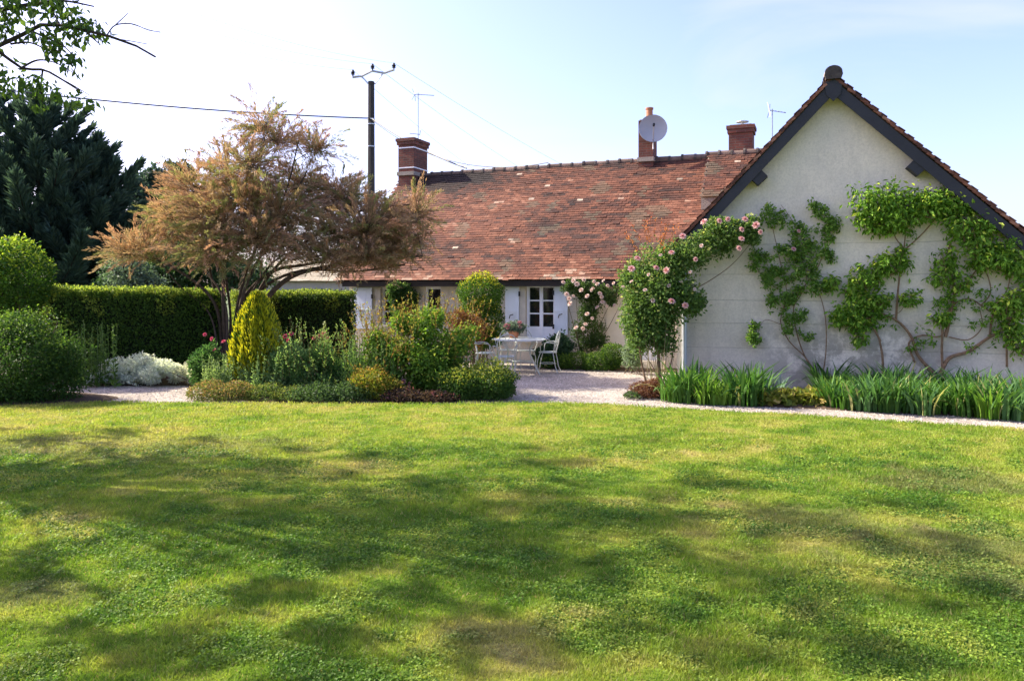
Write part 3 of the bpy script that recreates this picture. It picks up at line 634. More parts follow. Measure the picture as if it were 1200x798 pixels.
# ------------------------------------------------------------ outbuilding behind the hedge
ob = thing('outbuilding', (-8.4, 33, 0), 'low pale outbuilding with light tiled roof showing above the dark hedge', 'outbuilding')
g = G(); g.box((-8.0, 34.5, 1.1), (5.4, 3, 2.2)); g.build('wall', wall_mat('pale_plaster', (.5, .48, .46), (.42, .4, .38), [(1.2, .006)]), ob)
g = G(); tiles(g, np.array((-10.9, 32.75, 2.2)), np.array((1., 0, 0)), np.array((0, 1.8, .9)), 5.8, 2, cs=.2, tw=.25, pal=[(0, (.26, .22, .15)), (1, (.45, .40, .30))])
g.add([(-10.9, 32.8, 2.19), (-5.1, 32.8, 2.19), (-5.1, 34.5, 3.05), (-10.9, 34.5, 3.05), (-5.1, 36.2, 2.19), (-10.9, 36.2, 2.19)], [[0, 1, 2, 3], [3, 2, 4, 5]], (.35, .3, .22)); g.build('roof', TILE, ob)
g = G(); g.box((-8.5, 32.98, 1.75), (.9, .05, .25)); g.build('vent_window', BLACK, ob)

# ------------------------------------------------------------ dish, aerials, pole, cables
dc = W(765, 152, 21.6)
t = thing('satellite_dish', tuple(dc), 'round grey satellite dish fixed to the middle chimney', 'satellite dish')
g = G(); n = unit(np.array([-.12, -1, .12])); a = unit(np.cross(n, Zv)); b = np.cross(a, n); rr = 16.5/F*21.6; V = []; m = 28
for k, q in enumerate((0, .35, .7, 1.0)):
    for i in range(m): an = i*2*PI/m; V.append(dc+(a*math.cos(an)+b*math.sin(an))*rr*q+n*(.10*q*q))
g.add(V, [[k*m+i, k*m+(i+1) % m, (k+1)*m+(i+1) % m, (k+1)*m+i] for k in range(3) for i in range(m)]); g.build('reflector', DISH, t, smooth=True)
g = G(); V2 = [v+n*.006 for v in V[3*m:]]+[v-n*.02 for v in V[3*m:]]; g.add(V2, [[i, (i+1) % m, m+(i+1) % m, m+i] for i in range(m)]); g.build('rim', ALU, t)
g = G(); f0 = dc+n*.42-b*.02; g.tube([dc-b*rr*.95+n*.1, f0], .012, 6); g.build('arm', ALU, t)
g = G(); g.tube([f0-n*.02, f0+n*.1], .035, 8); g.build('receiver', BLACK, t)
g = G(); g.tube([dc-n*.02, dc-n*.12, hp(uof(768, D_), D_-.28, RID+.25)], .02, 6); g.build('bracket', ALU, t)
def aerial(base, h, label, az, booms):
    t = thing('tv_antenna', tuple(base), label, 'antenna'); g = G(); g.tube([base, base+Zv*h], .016, 6); g.build('mast', ALU, t)
    for (z, ln, n_, half, ang) in booms:
        g = G(); d = np.array((math.cos(az+ang), math.sin(az+ang), -.12)); c = base+Zv*z; g.tube([c-d*ln*.2, c+d*ln], .014, 5)
        e = np.array((-math.sin(az+ang), math.cos(az+ang), .25))
        e = unit(e)
        for i in range(n_): q = c+d*ln*(-.15+1.1*i/n_); g.tube([q-e*half, q+e*half], .005, 4)
        for s_ in (-1, 1): g.tube([c-d*ln*.2, c-d*ln*.25+np.array((0, 0, s_*.22))+e*.1], .01, 4); g.tube([c-d*ln*.2, c-d*ln*.3+np.array((0, 0, s_*.18))-e*.12], .008, 4)
        g.build('boom', ALU, t)
    return t
aerial(hp(uof(490, D_), D_, zof(486, 166, D_)), 1.55, 'tv aerial on a tall mast above the left brick chimney', -.25, [(1.5, .55, 7, .1, 0), (.22, -.28, 3, .1, .2)])
aerial(hp(uof(905, 4.6), 4.6, RID-.4), zof(905, 128, 4.6)-RID+.4, 'tv aerial on a thin mast rising behind the gable roof slope', .1, [(zof(905, 128, 4.6)-RID+.35, .4, 5, .12, 0)])
PY = 30.; pb = W(435, 338, PY); pb[2] = 0
t = thing('utility_pole', tuple(pb), 'tall dark electricity pole with three insulators behind the house', 'utility pole')
g = G(); g.tube([pb-Zv*.1, np.array([pb[0], PY, W(0, 96, PY)[2]])], [.17, .125], 8); g.build('pole', POLEM, t)
g = G(); xa = [W(x, y, PY) for x, y in ((413, 91), (424, 89.5), (436, 83.5), (450, 86), (462, 82))]; g.tube(xa, .045, 6); g.tube([W(432, 99, PY), W(424, 90, PY)], .03, 5); g.tube([W(439, 99, PY), W(449, 86, PY)], .03, 5); g.build('crossarm', ZINC, t)
ins = [W(413.5, 90, PY), W(436.5, 83, PY), W(461.5, 82, PY)]
for q in ins: g = G(); g.lathe(q, [(.03, 0), (.03, .06), (.09, .09), (.05, .13), (.09, .16), (.05, .2), (.04, .26), (.001, .27)], 10); g.build('insulator', BLACK, t)
for y in (140, 146, 172):
    g = G(); g.tube([W(435, y, PY)-Zv*.02, W(435, y, PY)+Zv*.02], .155, 10); g.build('pole_band', ZINC, t)
def cable(a, b, sag, r, label, mat, name='power_line', group=None, twist=False):
    a, b = np.array(a), np.array(b); s_ = np.linspace(0, 1, 40)[:, None]; P = a+(b-a)*s_-Zv*sag*4*s_*(1-s_)
    g = G(); g.tube(P, r, 5); k = dict(label=label, category='cable')
    if group: k['group'] = group
    g.build(name, mat, **k)
cable(W(-260, 68, 26), W(434, 139, PY-.2), .35, .028, 'thick dark overhead cable running left from the pole above the bare tree', CABLE)
cable(W(436, 139.5, PY-.2), hp(uof(547, D_), D_, RID+.1), .15, .024, 'dark overhead cable dropping from the pole to the roof ridge', CABLE)
cable(W(436, 141, PY-.2), hp(uof(640, D_), D_+.2, RID+.15), .75, .013, 'thinner sagging cable from the pole over the left chimney to the ridge', CABLE)
for i, q in enumerate(ins):
    tp = q+Zv*.26; e = W([560, 625, 700][i]+40, [200, 200, 205][i]+25, 75); l = W([-100, -60, -20][i], [-60, -70, -85][i], 18)
    k = ('left', 'middle', 'right')[i]
    cable(tp, e, .5, .008, 'thin bare wire running right from the %s insulator of the pole' % k, WIREM, 'overhead_wire', 'bare wires of the overhead line')
    cable(l, tp, .5, .005, 'thin bare wire running up left from the %s insulator of the pole' % k, WIREM, 'overhead_wire', 'bare wires of the overhead line')

# ------------------------------------------------------------ trees
def skeleton(g, base, fork, blobs, ntwig, r0=.2, col=(.12, .09, .06), bend=.12, rt=.012, shell=.3, rough=.2, lean=(0, 0), up=.3, trunk=True, sides=8, lk=.5, starts=None):
    base = np.array(base, float); f = base+np.array([lean[0], lean[1], fork])
    if trunk: g.tube(curve(base, f, 6, .04), np.linspace(r0, r0*.75, 6), sides, col)
    L = []
    for c, r in blobs:
        f0 = f if trunk else base+np.array([R.normal(0, .12), R.normal(0, .12), 0])
        if starts is not None: f0 = starts[np.argmin(np.linalg.norm(starts-c, axis=1)+np.clip(starts[:, 2]-c[2]+.3, 0, 9)*3)]
        P = curve(f0, c+rdir(1)[0]*r*.2, 12, bend, up); k = r0*lk*min(1, np.mean(r)/1.0+.25)
        g.tube(P, np.linspace(k, k*.3, 12), 6, col); L.append(P[3:])
    A = np.concatenate(L); T, D, t = sample(blobs, ntwig, shell, rough); out = []
    for p, d in zip(T, D):
        q = A[np.argmin(np.linalg.norm(A-p, axis=1)+R.random(len(A))*.3)]; P = curve(q, p, 5, .12)
        g.tube(P, np.linspace(rt, rt*.3, 5), 3, col, False); out.append((P, unit(p-q)))
    return out
def plumes(g, tw, per, L, size, a, b, asp=.25, spread=.16, droop=.2, updir=0., tipf=None, rnd=.65):
    n = len(tw); tips = np.array([t[0][-1] for t in tw]); dirs = np.array([t[1] for t in tw]); s_ = np.tile(np.linspace(-.6, 1, per), n); idx = np.repeat(np.arange(n), per)
    Ld = np.repeat(L*R.uniform(.6, 1.3, n), per); D = dirs[idx]+np.array((0, 0, updir)); D = unit(D)
    P = tips[idx]+D*(s_*Ld)[:, None]; P[:, 2] -= droop*np.clip(s_, 0, 1)**2*Ld
    P += R.normal(size=P.shape)*(spread*(1.1-np.clip(s_, 0, 1)))[:, None]*Ld[:, None]*.6
    T = unit(D+rdir(len(P))*rnd-np.array((0, 0, droop*.6))*np.clip(s_, 0, 1)[:, None]); Nn = rdir(len(P))
    cc = mixcol(a, b, n, .1)[idx]*R.uniform(.75, 1.3, (len(P), 1))
    if tipf is not None: cc = tipf(P, cc, idx)
    ok = P[:, 2] > .1; g.leaves(P[ok], T[ok], Nn[ok], size*R.uniform(.6, 1.4, ok.sum()), asp, cc[ok], .08)
# feathery tamarisk
TY = 17.3; tb = W(268, 430, TY); tb[2] = 0
ta = thing('tamarisk_tree', tuple(tb), 'wide feathery orange brown tree arching over the hedge and house end', 'tree')
tbl = [blob(*q) for q in ((215, 262, 55, 38, TY, .8), (165, 290, 38, 22, TY-.3, .6), (230, 225, 42, 32, TY, .8), (270, 200, 45, 30, TY+.2, .7), (330, 160, 42, 26, TY+.3, .6), (305, 148, 28, 24, TY, .5), (372, 172, 24, 16, TY+.2, .4),
      (300, 245, 65, 40, TY-.5, .9), (260, 290, 60, 30, TY-.6, .8), (360, 235, 48, 28, TY+.4, .8), (335, 285, 55, 24, TY-.3, .8), (410, 240, 38, 22, TY+.3, .7), (405, 275, 50, 22, TY, .9), (455, 255, 38, 24, TY+.1, .6),
      (470, 285, 40, 22, TY-.1, .7), (440, 300, 50, 14, TY-.2, .8), (490, 245, 18, 28, TY+.1, .4), (425, 298, 55, 16, TY-.5, .6), (380, 300, 40, 14, TY-.6, .5), (280, 225, 50, 30, TY-.6, .6), (435, 262, 45, 30, TY-.4, .6), (150, 300, 22, 12, TY-.3, .4), (295, 190, 30, 25, TY-.3, .5))]
g = G(); lim = []
for pts, r in (([(285, 425), (300, 370), (340, 325), (395, 311), (450, 303), (495, 300)], .075), ([(270, 425), (285, 350), (320, 318), (370, 308), (420, 290)], .06), ([(262, 425), (248, 350), (205, 315), (165, 300), (140, 298)], .045), ([(275, 425), (300, 345), (350, 318), (420, 318), (475, 310)], .05), ([(265, 425), (262, 330), (272, 250), (310, 170)], .05), ([(272, 425), (290, 330), (330, 260), (360, 200)], .05),
      ([(262, 425), (255, 360), (240, 290), (225, 220)], .04), ([(266, 425), (262, 350), (225, 300), (190, 250)], .035), ([(278, 425), (310, 330), (370, 275), (430, 245), (480, 240)], .045), ([(272, 425), (280, 350), (300, 290), (335, 225), (350, 165)], .04), ([(268, 425), (270, 370), (262, 300), (265, 230)], .04), ([(276, 425), (292, 350), (330, 300), (385, 290)], .035), ([(258, 425), (240, 360), (215, 340), (190, 310)], .025)):
    P = smooth([W(x, y, TY-.1+R.normal(0, .18)) for x, y in pts], 24); g.tube(P, np.linspace(r, r*.35, 24), 7, (.075, .055, .04)); lim.append(P[8:])
tbl += [blob(*q) for q in ((330, 250, 50, 26, TY-.4, .6), (300, 275, 60, 24, TY-.7, .5), (350, 210, 34, 22, TY+.2, .5), (400, 225, 34, 18, TY+.2, .5), (250, 250, 50, 30, TY-.7, .5))]
tw = skeleton(g, tb, .5, tbl, 2700, .15, (.10, .07, .045), .08, .007, shell=.12, rough=.38, trunk=False, up=.1, lk=.12, starts=np.concatenate(lim))
g.build('trunk', BARK, ta)
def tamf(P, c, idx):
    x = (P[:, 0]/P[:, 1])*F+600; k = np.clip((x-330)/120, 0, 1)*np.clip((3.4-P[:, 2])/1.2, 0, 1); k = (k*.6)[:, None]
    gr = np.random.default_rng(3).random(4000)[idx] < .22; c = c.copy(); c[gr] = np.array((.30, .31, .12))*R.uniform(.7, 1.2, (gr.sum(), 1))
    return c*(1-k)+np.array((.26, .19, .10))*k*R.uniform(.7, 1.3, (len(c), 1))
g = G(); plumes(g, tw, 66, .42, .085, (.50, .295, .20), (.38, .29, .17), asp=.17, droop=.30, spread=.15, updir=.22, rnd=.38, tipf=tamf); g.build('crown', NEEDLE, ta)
# big dark conifer on the left
CY = 29.; cb = W(40, 338, CY); cb[2] = 0
cf = thing('conifer_tree', tuple(cb), 'large dark conifer with drooping ragged boughs at the left edge', 'tree')
def boughs(root, trunks, nb, per, cola, colb):
    gt, gf = G(), G()
    for (px, py_top, Y, Rm) in trunks:
        b0 = W(px, 338, Y); b0[2] = 0; zt = W(px, py_top, Y)[2]; gt.tube(np.array([b0, b0+Zv*zt*.5, b0+Zv*zt*.97]), [.35, .2, .03], 8, (.05, .04, .03))
        for i in range(nb):
            q = (i+R.random())/nb; z = .5+(zt-.6)*q; an = i*2.39996; rad = Rm*(1-q)**.75*R.uniform(.55, 1.45)+.25
            d = np.array([math.cos(an), math.sin(an), 0]); tip = b0+d*rad+Zv*(z+rad*(.25+.45*q)); st = b0+Zv*(z-.3*rad*.3)
            P = smooth([st, (st+tip)/2-Zv*.10*rad+d*.05, tip-Zv*.02, tip+d*.15+Zv*.12], 14); gt.tube(P, np.linspace(.05, .008, 14), 4, (.05, .04, .03), False)
            m = int(per*(.35+rad/Rm)); s_ = R.random(m)**.6; k = np.clip((s_*13).astype(int), 0, 12); fr = (s_*13-k)[:, None]; C = P[k]*(1-fr)+P[k+1]*fr; T = unit(P[k+1]-P[k])
            side = unit(np.cross(T, Zv)); sg = R.uniform(-1, 1, m)[:, None]; wd = (.27*rad*(1-s_)**.8+.05)[:, None]
            C = C+side*sg*wd*.6+Zv*(R.normal(0, .07, m)[:, None]-abs(sg)*wd*.25)
            D = unit(T+side*sg*.9+rdir(m)*.35+Zv*.15); c = mixcol(cola, colb, m)
            gf.leaves(C, D, unit(rdir(m)*.7+Zv), .36*R.uniform(.5, 1.3, m), .22, c, .05)
    gt.build('trunk', BARK, root); gf.build('crown', NEEDLE, root)
boughs(cf, [(48, 126, CY, 4.0), (-30, 112, CY+.5, 4.2), (104, 176, CY+.3, 2.3)], 105, 480, (.034, .070, .058), (.07, .115, .082))
def bgtree(name, label, px, Y, blobs, n, size, a, b, group=None, nt=120):
    b0 = W(px, 338, Y); b0[2] = 0; t = thing(name, tuple(b0), label, 'tree', group); bl = [blob(*q) for q in blobs]
    g = G(); skeleton(g, b0, bl[0][0][2]*.5, bl, nt, .2, (.07, .055, .04), rt=.03); g.build('trunk', BARK, t)
    g = G(); foliage(g, bl, n, size, a, b, rough=.35, shell=.3, freq=4); g.build('crown', LEAF, t)
bgtree('pine_tree', 'distant dark pine between the big conifer and the orange tree', 172, 48, ((172, 235, 20, 32, 48, 1.2), (163, 225, 12, 18, 48, .8), (182, 215, 12, 18, 48, .8), (176, 285, 34, 45, 48, 1.6)), 9000, .30, (.03, .06, .05), (.05, .085, .06))
bgtree('pine_tree', 'distant thin brownish pine just left of the orange tree top', 208, 52, ((205, 215, 16, 24, 52, 1.2), (215, 205, 12, 14, 52, .8), (212, 270, 22, 45, 52, 1.6)), 6000, .30, (.05, .07, .05), (.08, .08, .055))
bgtree('leafy_tree', 'mid green leafy tree behind the hedge under the orange tree', 225, 24, ((190, 318, 48, 34, 24, 1.2), (240, 310, 40, 34, 24, 1.2), (285, 325, 36, 24, 24, 1), (145, 328, 26, 20, 24, 1)), 12000, .13, (.025, .06, .02), (.06, .12, .05))
bgtree('shade_tree', 'grey green small tree seen over the left hedge', 150, 22, ((150, 320, 24, 26, 22, .7), (165, 335, 30, 18, 22, .7)), 3500, .10, (.08, .13, .09), (.13, .19, .13))
# ---- overhanging tree, top left, trunk outside the frame, and two more beyond it that shade the lawn
OY = 8.2; obase = np.array([-8.6, 8.6, 0.])
ot = thing('walnut_tree', tuple(obase), 'leafy branches of an overhanging tree hanging in at the top left corner', 'tree')
vis = [blob(*q) for q in ((10, 5, 40, 22, OY, .5), (65, 5, 32, 20, OY, .5), (85, 32, 28, 18, OY, .4), (50, 40, 22, 12, OY, .35), (85, 72, 14, 16, OY, .25), (15, 95, 26, 14, OY, .3), (45, 98, 20, 14, OY, .3), (48, 122, 14, 8, OY, .2),
      (75, 112, 14, 10, OY, .2), (100, 118, 10, 14, OY, .2), (108, 30, 16, 12, OY, .3), (65, 55, 16, 12, OY, .3), (5, 30, 14, 16, OY, .3), (-60, 60, 60, 60, OY, .8))]
g = G(); BC = (.05, .038, .03)
for pts, r in (([(-330, 200), (-120, 90), (0, 54), (12, 52), (33, 35), (70, 30), (100, 36), (125, 42), (150, 50), (182, 67)], .045), ([(-120, 90), (-40, 50), (0, 62), (25, 80), (50, 82), (70, 92), (92, 106)], .03), ([(33, 35), (55, 45), (75, 55), (90, 70)], .014),
      ([(-40, 20), (0, 12), (40, 5), (80, 2), (110, 8)], .03), ([(100, 36), (112, 48), (118, 53)], .014), ([(125, 42), (135, 30), (150, 28), (175, 36), (188, 38)], .008), ([(135, 30), (150, 16)], .006), ([(130, 45), (150, 48), (172, 52)], .006), ([(25, 80), (40, 72), (62, 73), (85, 85)], .012), ([(50, 82), (48, 105), (50, 122)], .01), ([(70, 92), (85, 100), (105, 112)], .008), ([(70, 30), (62, 12), (60, 0)], .01), ([(12, 52), (30, 50), (55, 58), (72, 60)], .012)):
    P = smooth([W(x, y, OY+.12*math.sin(x*.05)) for x, y in pts], 20); g.tube(P, np.linspace(r, max(r*.25, .004), 20), 6, BC)
# the sun comes through the crowns in patches: unseen clumps are placed to cast the wanted lawn shadows
PATCH = ((60, 520, 90), (150, 512, 60), (250, 520, 40), (40, 560, 90), (180, 548, 110), (320, 556, 110), (440, 540, 60), (520, 575, 90), (640, 548, 70), (650, 590, 90), (690, 545, 40), (780, 520, 30), (860, 572, 90), (790, 585, 50), (930, 612, 110), (1040, 640, 110), (1150, 650, 90), (1080, 600, 50), (760, 625, 80), (620, 645, 110), (470, 615, 110), (420, 665, 110), (230, 620, 90), (250, 665, 60), (110, 600, 110), (60, 660, 80), (50, 690, 80), (500, 710, 110), (560, 670, 70), (330, 705, 80),
         (700, 680, 110), (900, 680, 110), (820, 655, 60), (980, 725, 110), (1120, 720, 90), (220, 775, 110), (100, 750, 50), (420, 760, 80), (620, 765, 120), (760, 745, 80), (860, 775, 80), (1080, 785, 120), (1180, 700, 60))
TB = [(-8.6, 8.6), (-9.5, 5.2), (-14.5, 10.2), (-6.2, 3.2)]; CR = [[], [], [], []]
PATCH = PATCH+tuple((px+random.uniform(-1, 1)*w_*1.1, min(790, max(508, py+random.uniform(-.25, .25)*w_)), w_*random.uniform(.25, .45)) for px, py, w_ in PATCH for _ in range(3))
dx, dy = -math.sin(SUN_AZ)/math.tan(SUN_EL), math.cos(SUN_AZ)/math.tan(SUN_EL)
for px, py, wpx in PATCH:
    y = GY(py); x = (px-600)/F*y
    for h in np.arange(3.6, 9, .2):
        X, Yp = x-dx*h, y+dy*h
        if Yp < .5 or X < -.80*Yp-.9: break
    i = min(range(4), key=lambda q: math.hypot(TB[q][0]-X, TB[q][1]-Yp)); rr = wpx/F*y*.62; CR[i].append((np.array([X, Yp, h]), np.array([rr*.55, rr*.95, rr*.5])))
cbs = CR[0]
skeleton(g, obase, 2.6, cbs, 90, .22, BC, .12, .014, lk=.3); g.build('trunk', BARK, ot)
g = G(); foliage(g, vis, 1500, .095, (.04, .09, .015), (.10, .17, .03), asp=.5, droop=.75, rough=.35, shell=.0, along=.2, zmin=2)
foliage(g, cbs, 28*len(cbs), .14, (.05, .11, .02), (.11, .2, .03), asp=.6, droop=.5, rough=.4, shell=0, zmin=1.5); g.build('crown', LEAF, ot)
def shade(label, i, fork):
    base = np.array([*TB[i], 0.]); t = thing('unseen_tree', tuple(base), label, 'tree'); bl = CR[i]
    g = G(); skeleton(g, base, fork, bl, 60, .2, BC, .12, .014, lk=.3); g.build('trunk', BARK, t)
    g = G(); foliage(g, bl, 28*len(bl), .14, (.05, .11, .02), (.10, .19, .03), asp=.6, droop=.4, rough=.4, shell=0, zmin=1.2); g.build('crown', LEAF, t)
for i, lb, fk in ((1, 'unseen tree left of the lawn, crown shaped to shade it, second from the camera', 2.4), (2, 'taller unseen tree far left of the lawn, crown shaped for its shadows', 3.2), (3, 'spreading unseen tree nearest the camera, crown shaped to shade the lawn', 1.8)):
    if CR[i]: shade(lb, i, fk)

# ------------------------------------------------------------ hedges
def hedge(name, label, corners, h0, h1, thick, n, size, a, b, tip, topk=.7):
    A, B = np.array(corners[0], float), np.array(corners[1], float); L = np.linalg.norm(B-A); T = (B-A)/L; N2 = np.array([-T[1], T[0]])
    t = thing(name, (A[0]/2+B[0]/2, A[1]/2+B[1]/2, 0), label, 'hedge')
    s_ = R.random(n)*L; f = R.random(n); face = R.choice(5, n, p=[.38, .12, .34, .08, .08]); d = R.random(n)**2*.16
    hh = h0+(h1-h0)*s_/L; y = (R.random(n)-.5)*thick; z = R.random(n)*hh; nn = np.zeros((n, 3))
    y = np.where(face == 0, -thick/2+d, y); y = np.where(face == 1, thick/2-d, y); z = np.where(face == 2, hh-d, z)
    s_ = np.where(face == 3, d, s_); s_ = np.where(face == 4, L-d, s_)
    bump = .10*(fbm(s_*1.5+face*7, z*1.5+y, 7, 3)-.5); y = y+np.where(face == 0, -bump, bump); z = z+np.where(face == 2, bump+.03*R.normal(size=n), 0)
    N3 = np.array([N2[0], N2[1], 0]); T3 = np.array([T[0], T[1], 0])
    for k, q in enumerate((-N3, N3, Zv, -T3, T3)): nn[face == k] = q
    P = np.array([A[0], A[1], 0])+T3*s_[:, None]+N3*y[:, None]+Zv*z[:, None]
    Nn = unit(nn*.8+rdir(n)*.8+Zv*.2); Tt = unit(np.cross(Nn, rdir(n))+nn*.5+Zv*.3)
    c = mixcol(a, b, n, .35); m = ((z > hh-.07) | (fbm(s_*2.2, z*2.6, 5, 3)+.35*z/hh+.12*(1-s_/L) > .93) | ((face == 3) & (z > hh*.35))) & (R.random(n) < topk); c[m] = np.array(tip)*R.uniform(.7, 1.25, (m.sum(), 1))  # sunlight painted in: top, left end and front patches get lighter leaves
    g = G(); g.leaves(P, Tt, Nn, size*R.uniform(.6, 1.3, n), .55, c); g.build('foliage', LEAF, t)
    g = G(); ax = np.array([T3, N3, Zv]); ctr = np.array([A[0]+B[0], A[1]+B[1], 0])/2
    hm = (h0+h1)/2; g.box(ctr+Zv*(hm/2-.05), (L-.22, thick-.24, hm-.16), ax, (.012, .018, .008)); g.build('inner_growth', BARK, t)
def gxy(px, Y): return ((px-600)/F*Y, Y)
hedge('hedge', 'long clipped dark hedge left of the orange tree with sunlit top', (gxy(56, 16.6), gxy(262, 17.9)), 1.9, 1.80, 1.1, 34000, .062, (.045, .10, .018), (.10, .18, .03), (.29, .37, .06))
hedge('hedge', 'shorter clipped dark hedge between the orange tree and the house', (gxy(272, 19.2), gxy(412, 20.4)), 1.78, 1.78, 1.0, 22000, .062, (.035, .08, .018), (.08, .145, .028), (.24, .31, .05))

# ------------------------------------------------------------ shrubs at the left
def gp3(px, Y): return ((px-600)/F*Y, Y, 0)
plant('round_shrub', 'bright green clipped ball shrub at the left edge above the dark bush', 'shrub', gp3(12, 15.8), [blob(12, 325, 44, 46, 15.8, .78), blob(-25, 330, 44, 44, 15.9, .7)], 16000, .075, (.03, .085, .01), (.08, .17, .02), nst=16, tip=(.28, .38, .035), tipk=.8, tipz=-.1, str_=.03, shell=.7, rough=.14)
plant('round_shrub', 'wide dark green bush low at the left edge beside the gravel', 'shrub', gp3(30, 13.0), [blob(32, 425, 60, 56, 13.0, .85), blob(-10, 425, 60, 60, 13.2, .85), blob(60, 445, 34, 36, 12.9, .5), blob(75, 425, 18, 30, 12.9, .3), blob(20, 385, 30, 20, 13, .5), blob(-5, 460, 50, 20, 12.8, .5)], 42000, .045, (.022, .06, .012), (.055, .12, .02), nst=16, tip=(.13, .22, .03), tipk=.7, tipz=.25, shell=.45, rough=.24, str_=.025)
def shoots(name, label, px0, px1, Y, n, top, base_py, cola, colb, group=None, leaf=.06):
    b0 = gp3((px0+px1)/2, Y); t = thing(name, b0, label, 'plant', group); g = G(); l = G()
    for i in range(n):
        x = random.uniform(px0, px1); y = Y+random.uniform(-.2, .2); zt = W(0, random.uniform(top, top+22), y)[2]; a_ = np.array([(x-600)/F*y, y, 0]); b_ = a_+np.array([R.normal(0, .05), 0, zt])
        P = curve(a_, b_, 8, .03); g.tube(P, np.linspace(.008, .003, 8), 4, (.1, .16, .05), False)
        m = 46; s_ = R.random(m); Q = a_+(b_-a_)*s_[:, None]; D = rdir(m); D[:, 2] = abs(D[:, 2])*.5+.3; D = unit(D); l.leaves(Q, D, unit(np.cross(D, rdir(m))), leaf*R.uniform(.6, 1.3, m)*(1.3-s_), .4, mixcol(cola, colb, m))
    g.build('stem', BARK, t); l.build('foliage', LEAF, t); return t
shoots('tall_perennial', 'upright pale green shoots between the dark bush and the hedge', 88, 138, 14.9, 26, 374, 440, (.07, .15, .03), (.14, .24, .05), leaf=.10)
SA, SB_ = (.50, .55, .51), (.72, .76, .71)
plant('silver_shrub', 'larger mound of silver white foliage by the gravel path', 'shrub', gp3(158, 15.3), [blob(150, 438, 34, 16, 15.3, .6), blob(188, 434, 26, 17, 15.4, .6), blob(122, 443, 18, 11, 15.1, .4), blob(140, 430, 16, 12, 15.3, .4), blob(165, 426, 14, 10, 15.4, .3), blob(175, 442, 24, 12, 15.1, .4), blob(202, 440, 14, 12, 15.2, .3)], 15000, .065, SA, SB_, nst=14, shell=.5, asp=.3, rough=.22, out=.4, up=.5, along=1.0, tip=(.80, .84, .80), tipk=.6, lumps=9)
plant('silver_shrub', 'smaller creamy silver mound touching the flower bed', 'shrub', gp3(226, 15.0), [blob(226, 438, 26, 15, 15.0, .45)], 6000, .045, (.48, .50, .42), (.68, .70, .62), nst=8, shell=.5, asp=.3, rough=.2, along=1.0, lumps=12)

# ------------------------------------------------------------ island flower bed
def thuja():
    Y = 14.0; b0 = gp3(302, Y); t = thing('golden_conifer', b0, 'egg shaped golden yellow conifer standing in the flower bed', 'conifer')
    n = 26000; z = R.random(n)**.85*1.76; q = z/1.78; rad = .45*np.where(q > .3, np.clip(1-(np.clip(q-.30, 0, 1)/.70)**1.7, 0, 1)**.72, 1-.9*(.3-q)**1.5); an = R.uniform(0, 2*PI, n); k = R.random(n)**.35; lump = 1+.07*np.sin(an*5+z*3)+.07*np.sin(an*13+z*2.2)+R.normal(0, .05, n)
    rr = rad*(.5+.5*k)*lump; P = np.stack([b0[0]+rr*np.cos(an), Y+rr*np.sin(an), z], -1)
    T = unit(np.stack([np.cos(an)*.35, np.sin(an)*.35, np.ones(n)], -1)+rdir(n)*.35); Nn = unit(np.stack([-np.sin(an), np.cos(an), np.zeros(n)], -1)+rdir(n)*.6)
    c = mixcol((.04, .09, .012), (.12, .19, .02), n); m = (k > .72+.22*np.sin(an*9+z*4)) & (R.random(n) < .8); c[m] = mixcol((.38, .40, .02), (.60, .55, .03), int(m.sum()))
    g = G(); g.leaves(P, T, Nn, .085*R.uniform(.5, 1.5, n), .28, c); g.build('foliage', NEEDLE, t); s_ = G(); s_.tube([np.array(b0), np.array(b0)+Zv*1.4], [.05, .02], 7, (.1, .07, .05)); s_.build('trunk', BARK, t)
thuja()
P_ = plant
P_('box_edging', 'low clipped bronze green bush at the left end of the flower bed', 'shrub', gp3(258, 13.1), [blob(245, 461, 24, 15, 13.1, .38), blob(278, 462, 26, 16, 13.15, .35), blob(262, 464, 30, 12, 13.0, .35)], 9000, .035, (.09, .13, .03), (.18, .19, .04), nst=8, tip=(.32, .20, .08), tipk=.5, shell=.7, rough=.14)
P_('box_edging', 'low olive bush in front of the golden conifer', 'shrub', gp3(318, 13.1), [blob(315, 463, 28, 14, 13.15, .35), blob(345, 465, 26, 13, 13.1, .35)], 7500, .035, (.07, .13, .03), (.15, .20, .04), nst=8, tip=(.22, .24, .05), tipk=.4, shell=.7, rough=.14)
shoots('perennial', 'pale green leafy perennials left of the golden conifer', 240, 292, 13.7, 70, 412, 460, (.18, .28, .09), (.30, .40, .16), leaf=.09)
shoots('perennial', 'pale leafy stems right in front of the golden conifer', 290, 335, 13.5, 34, 412, 460, (.16, .27, .09), (.27, .38, .15), leaf=.09)
P_('perennial', 'soft blue green perennial mound right of the golden conifer', 'plant', gp3(352, 13.8), [blob(352, 432, 32, 34, 13.8, .5), blob(338, 418, 18, 18, 13.9, .4)], 9000, .06, (.09, .18, .06), (.19, .32, .10), nst=14, tip=(.28, .40, .13), tipk=.5, lumps=10, extra=([blob(352, 420, 40, 34, 13.7, .5)], 120, .26, (.14, .24, .07), (.26, .38, .12)), shell=.3, rough=.5, asp=.35, along=.8, droop=-.5)
P_('perennial', 'fine green perennial mound in the middle of the flower bed', 'plant', gp3(398, 13.7), [blob(398, 440, 34, 30, 13.7, .5), blob(375, 425, 22, 22, 13.8, .4)], 9000, .06, (.07, .16, .045), (.16, .29, .08), nst=14, tip=(.28, .40, .10), tipk=.4, lumps=10, extra=([blob(398, 430, 44, 34, 13.6, .5)], 140, .26, (.12, .22, .06), (.26, .36, .10)), shell=.3, rough=.5, asp=.3, along=.8, droop=-.5)
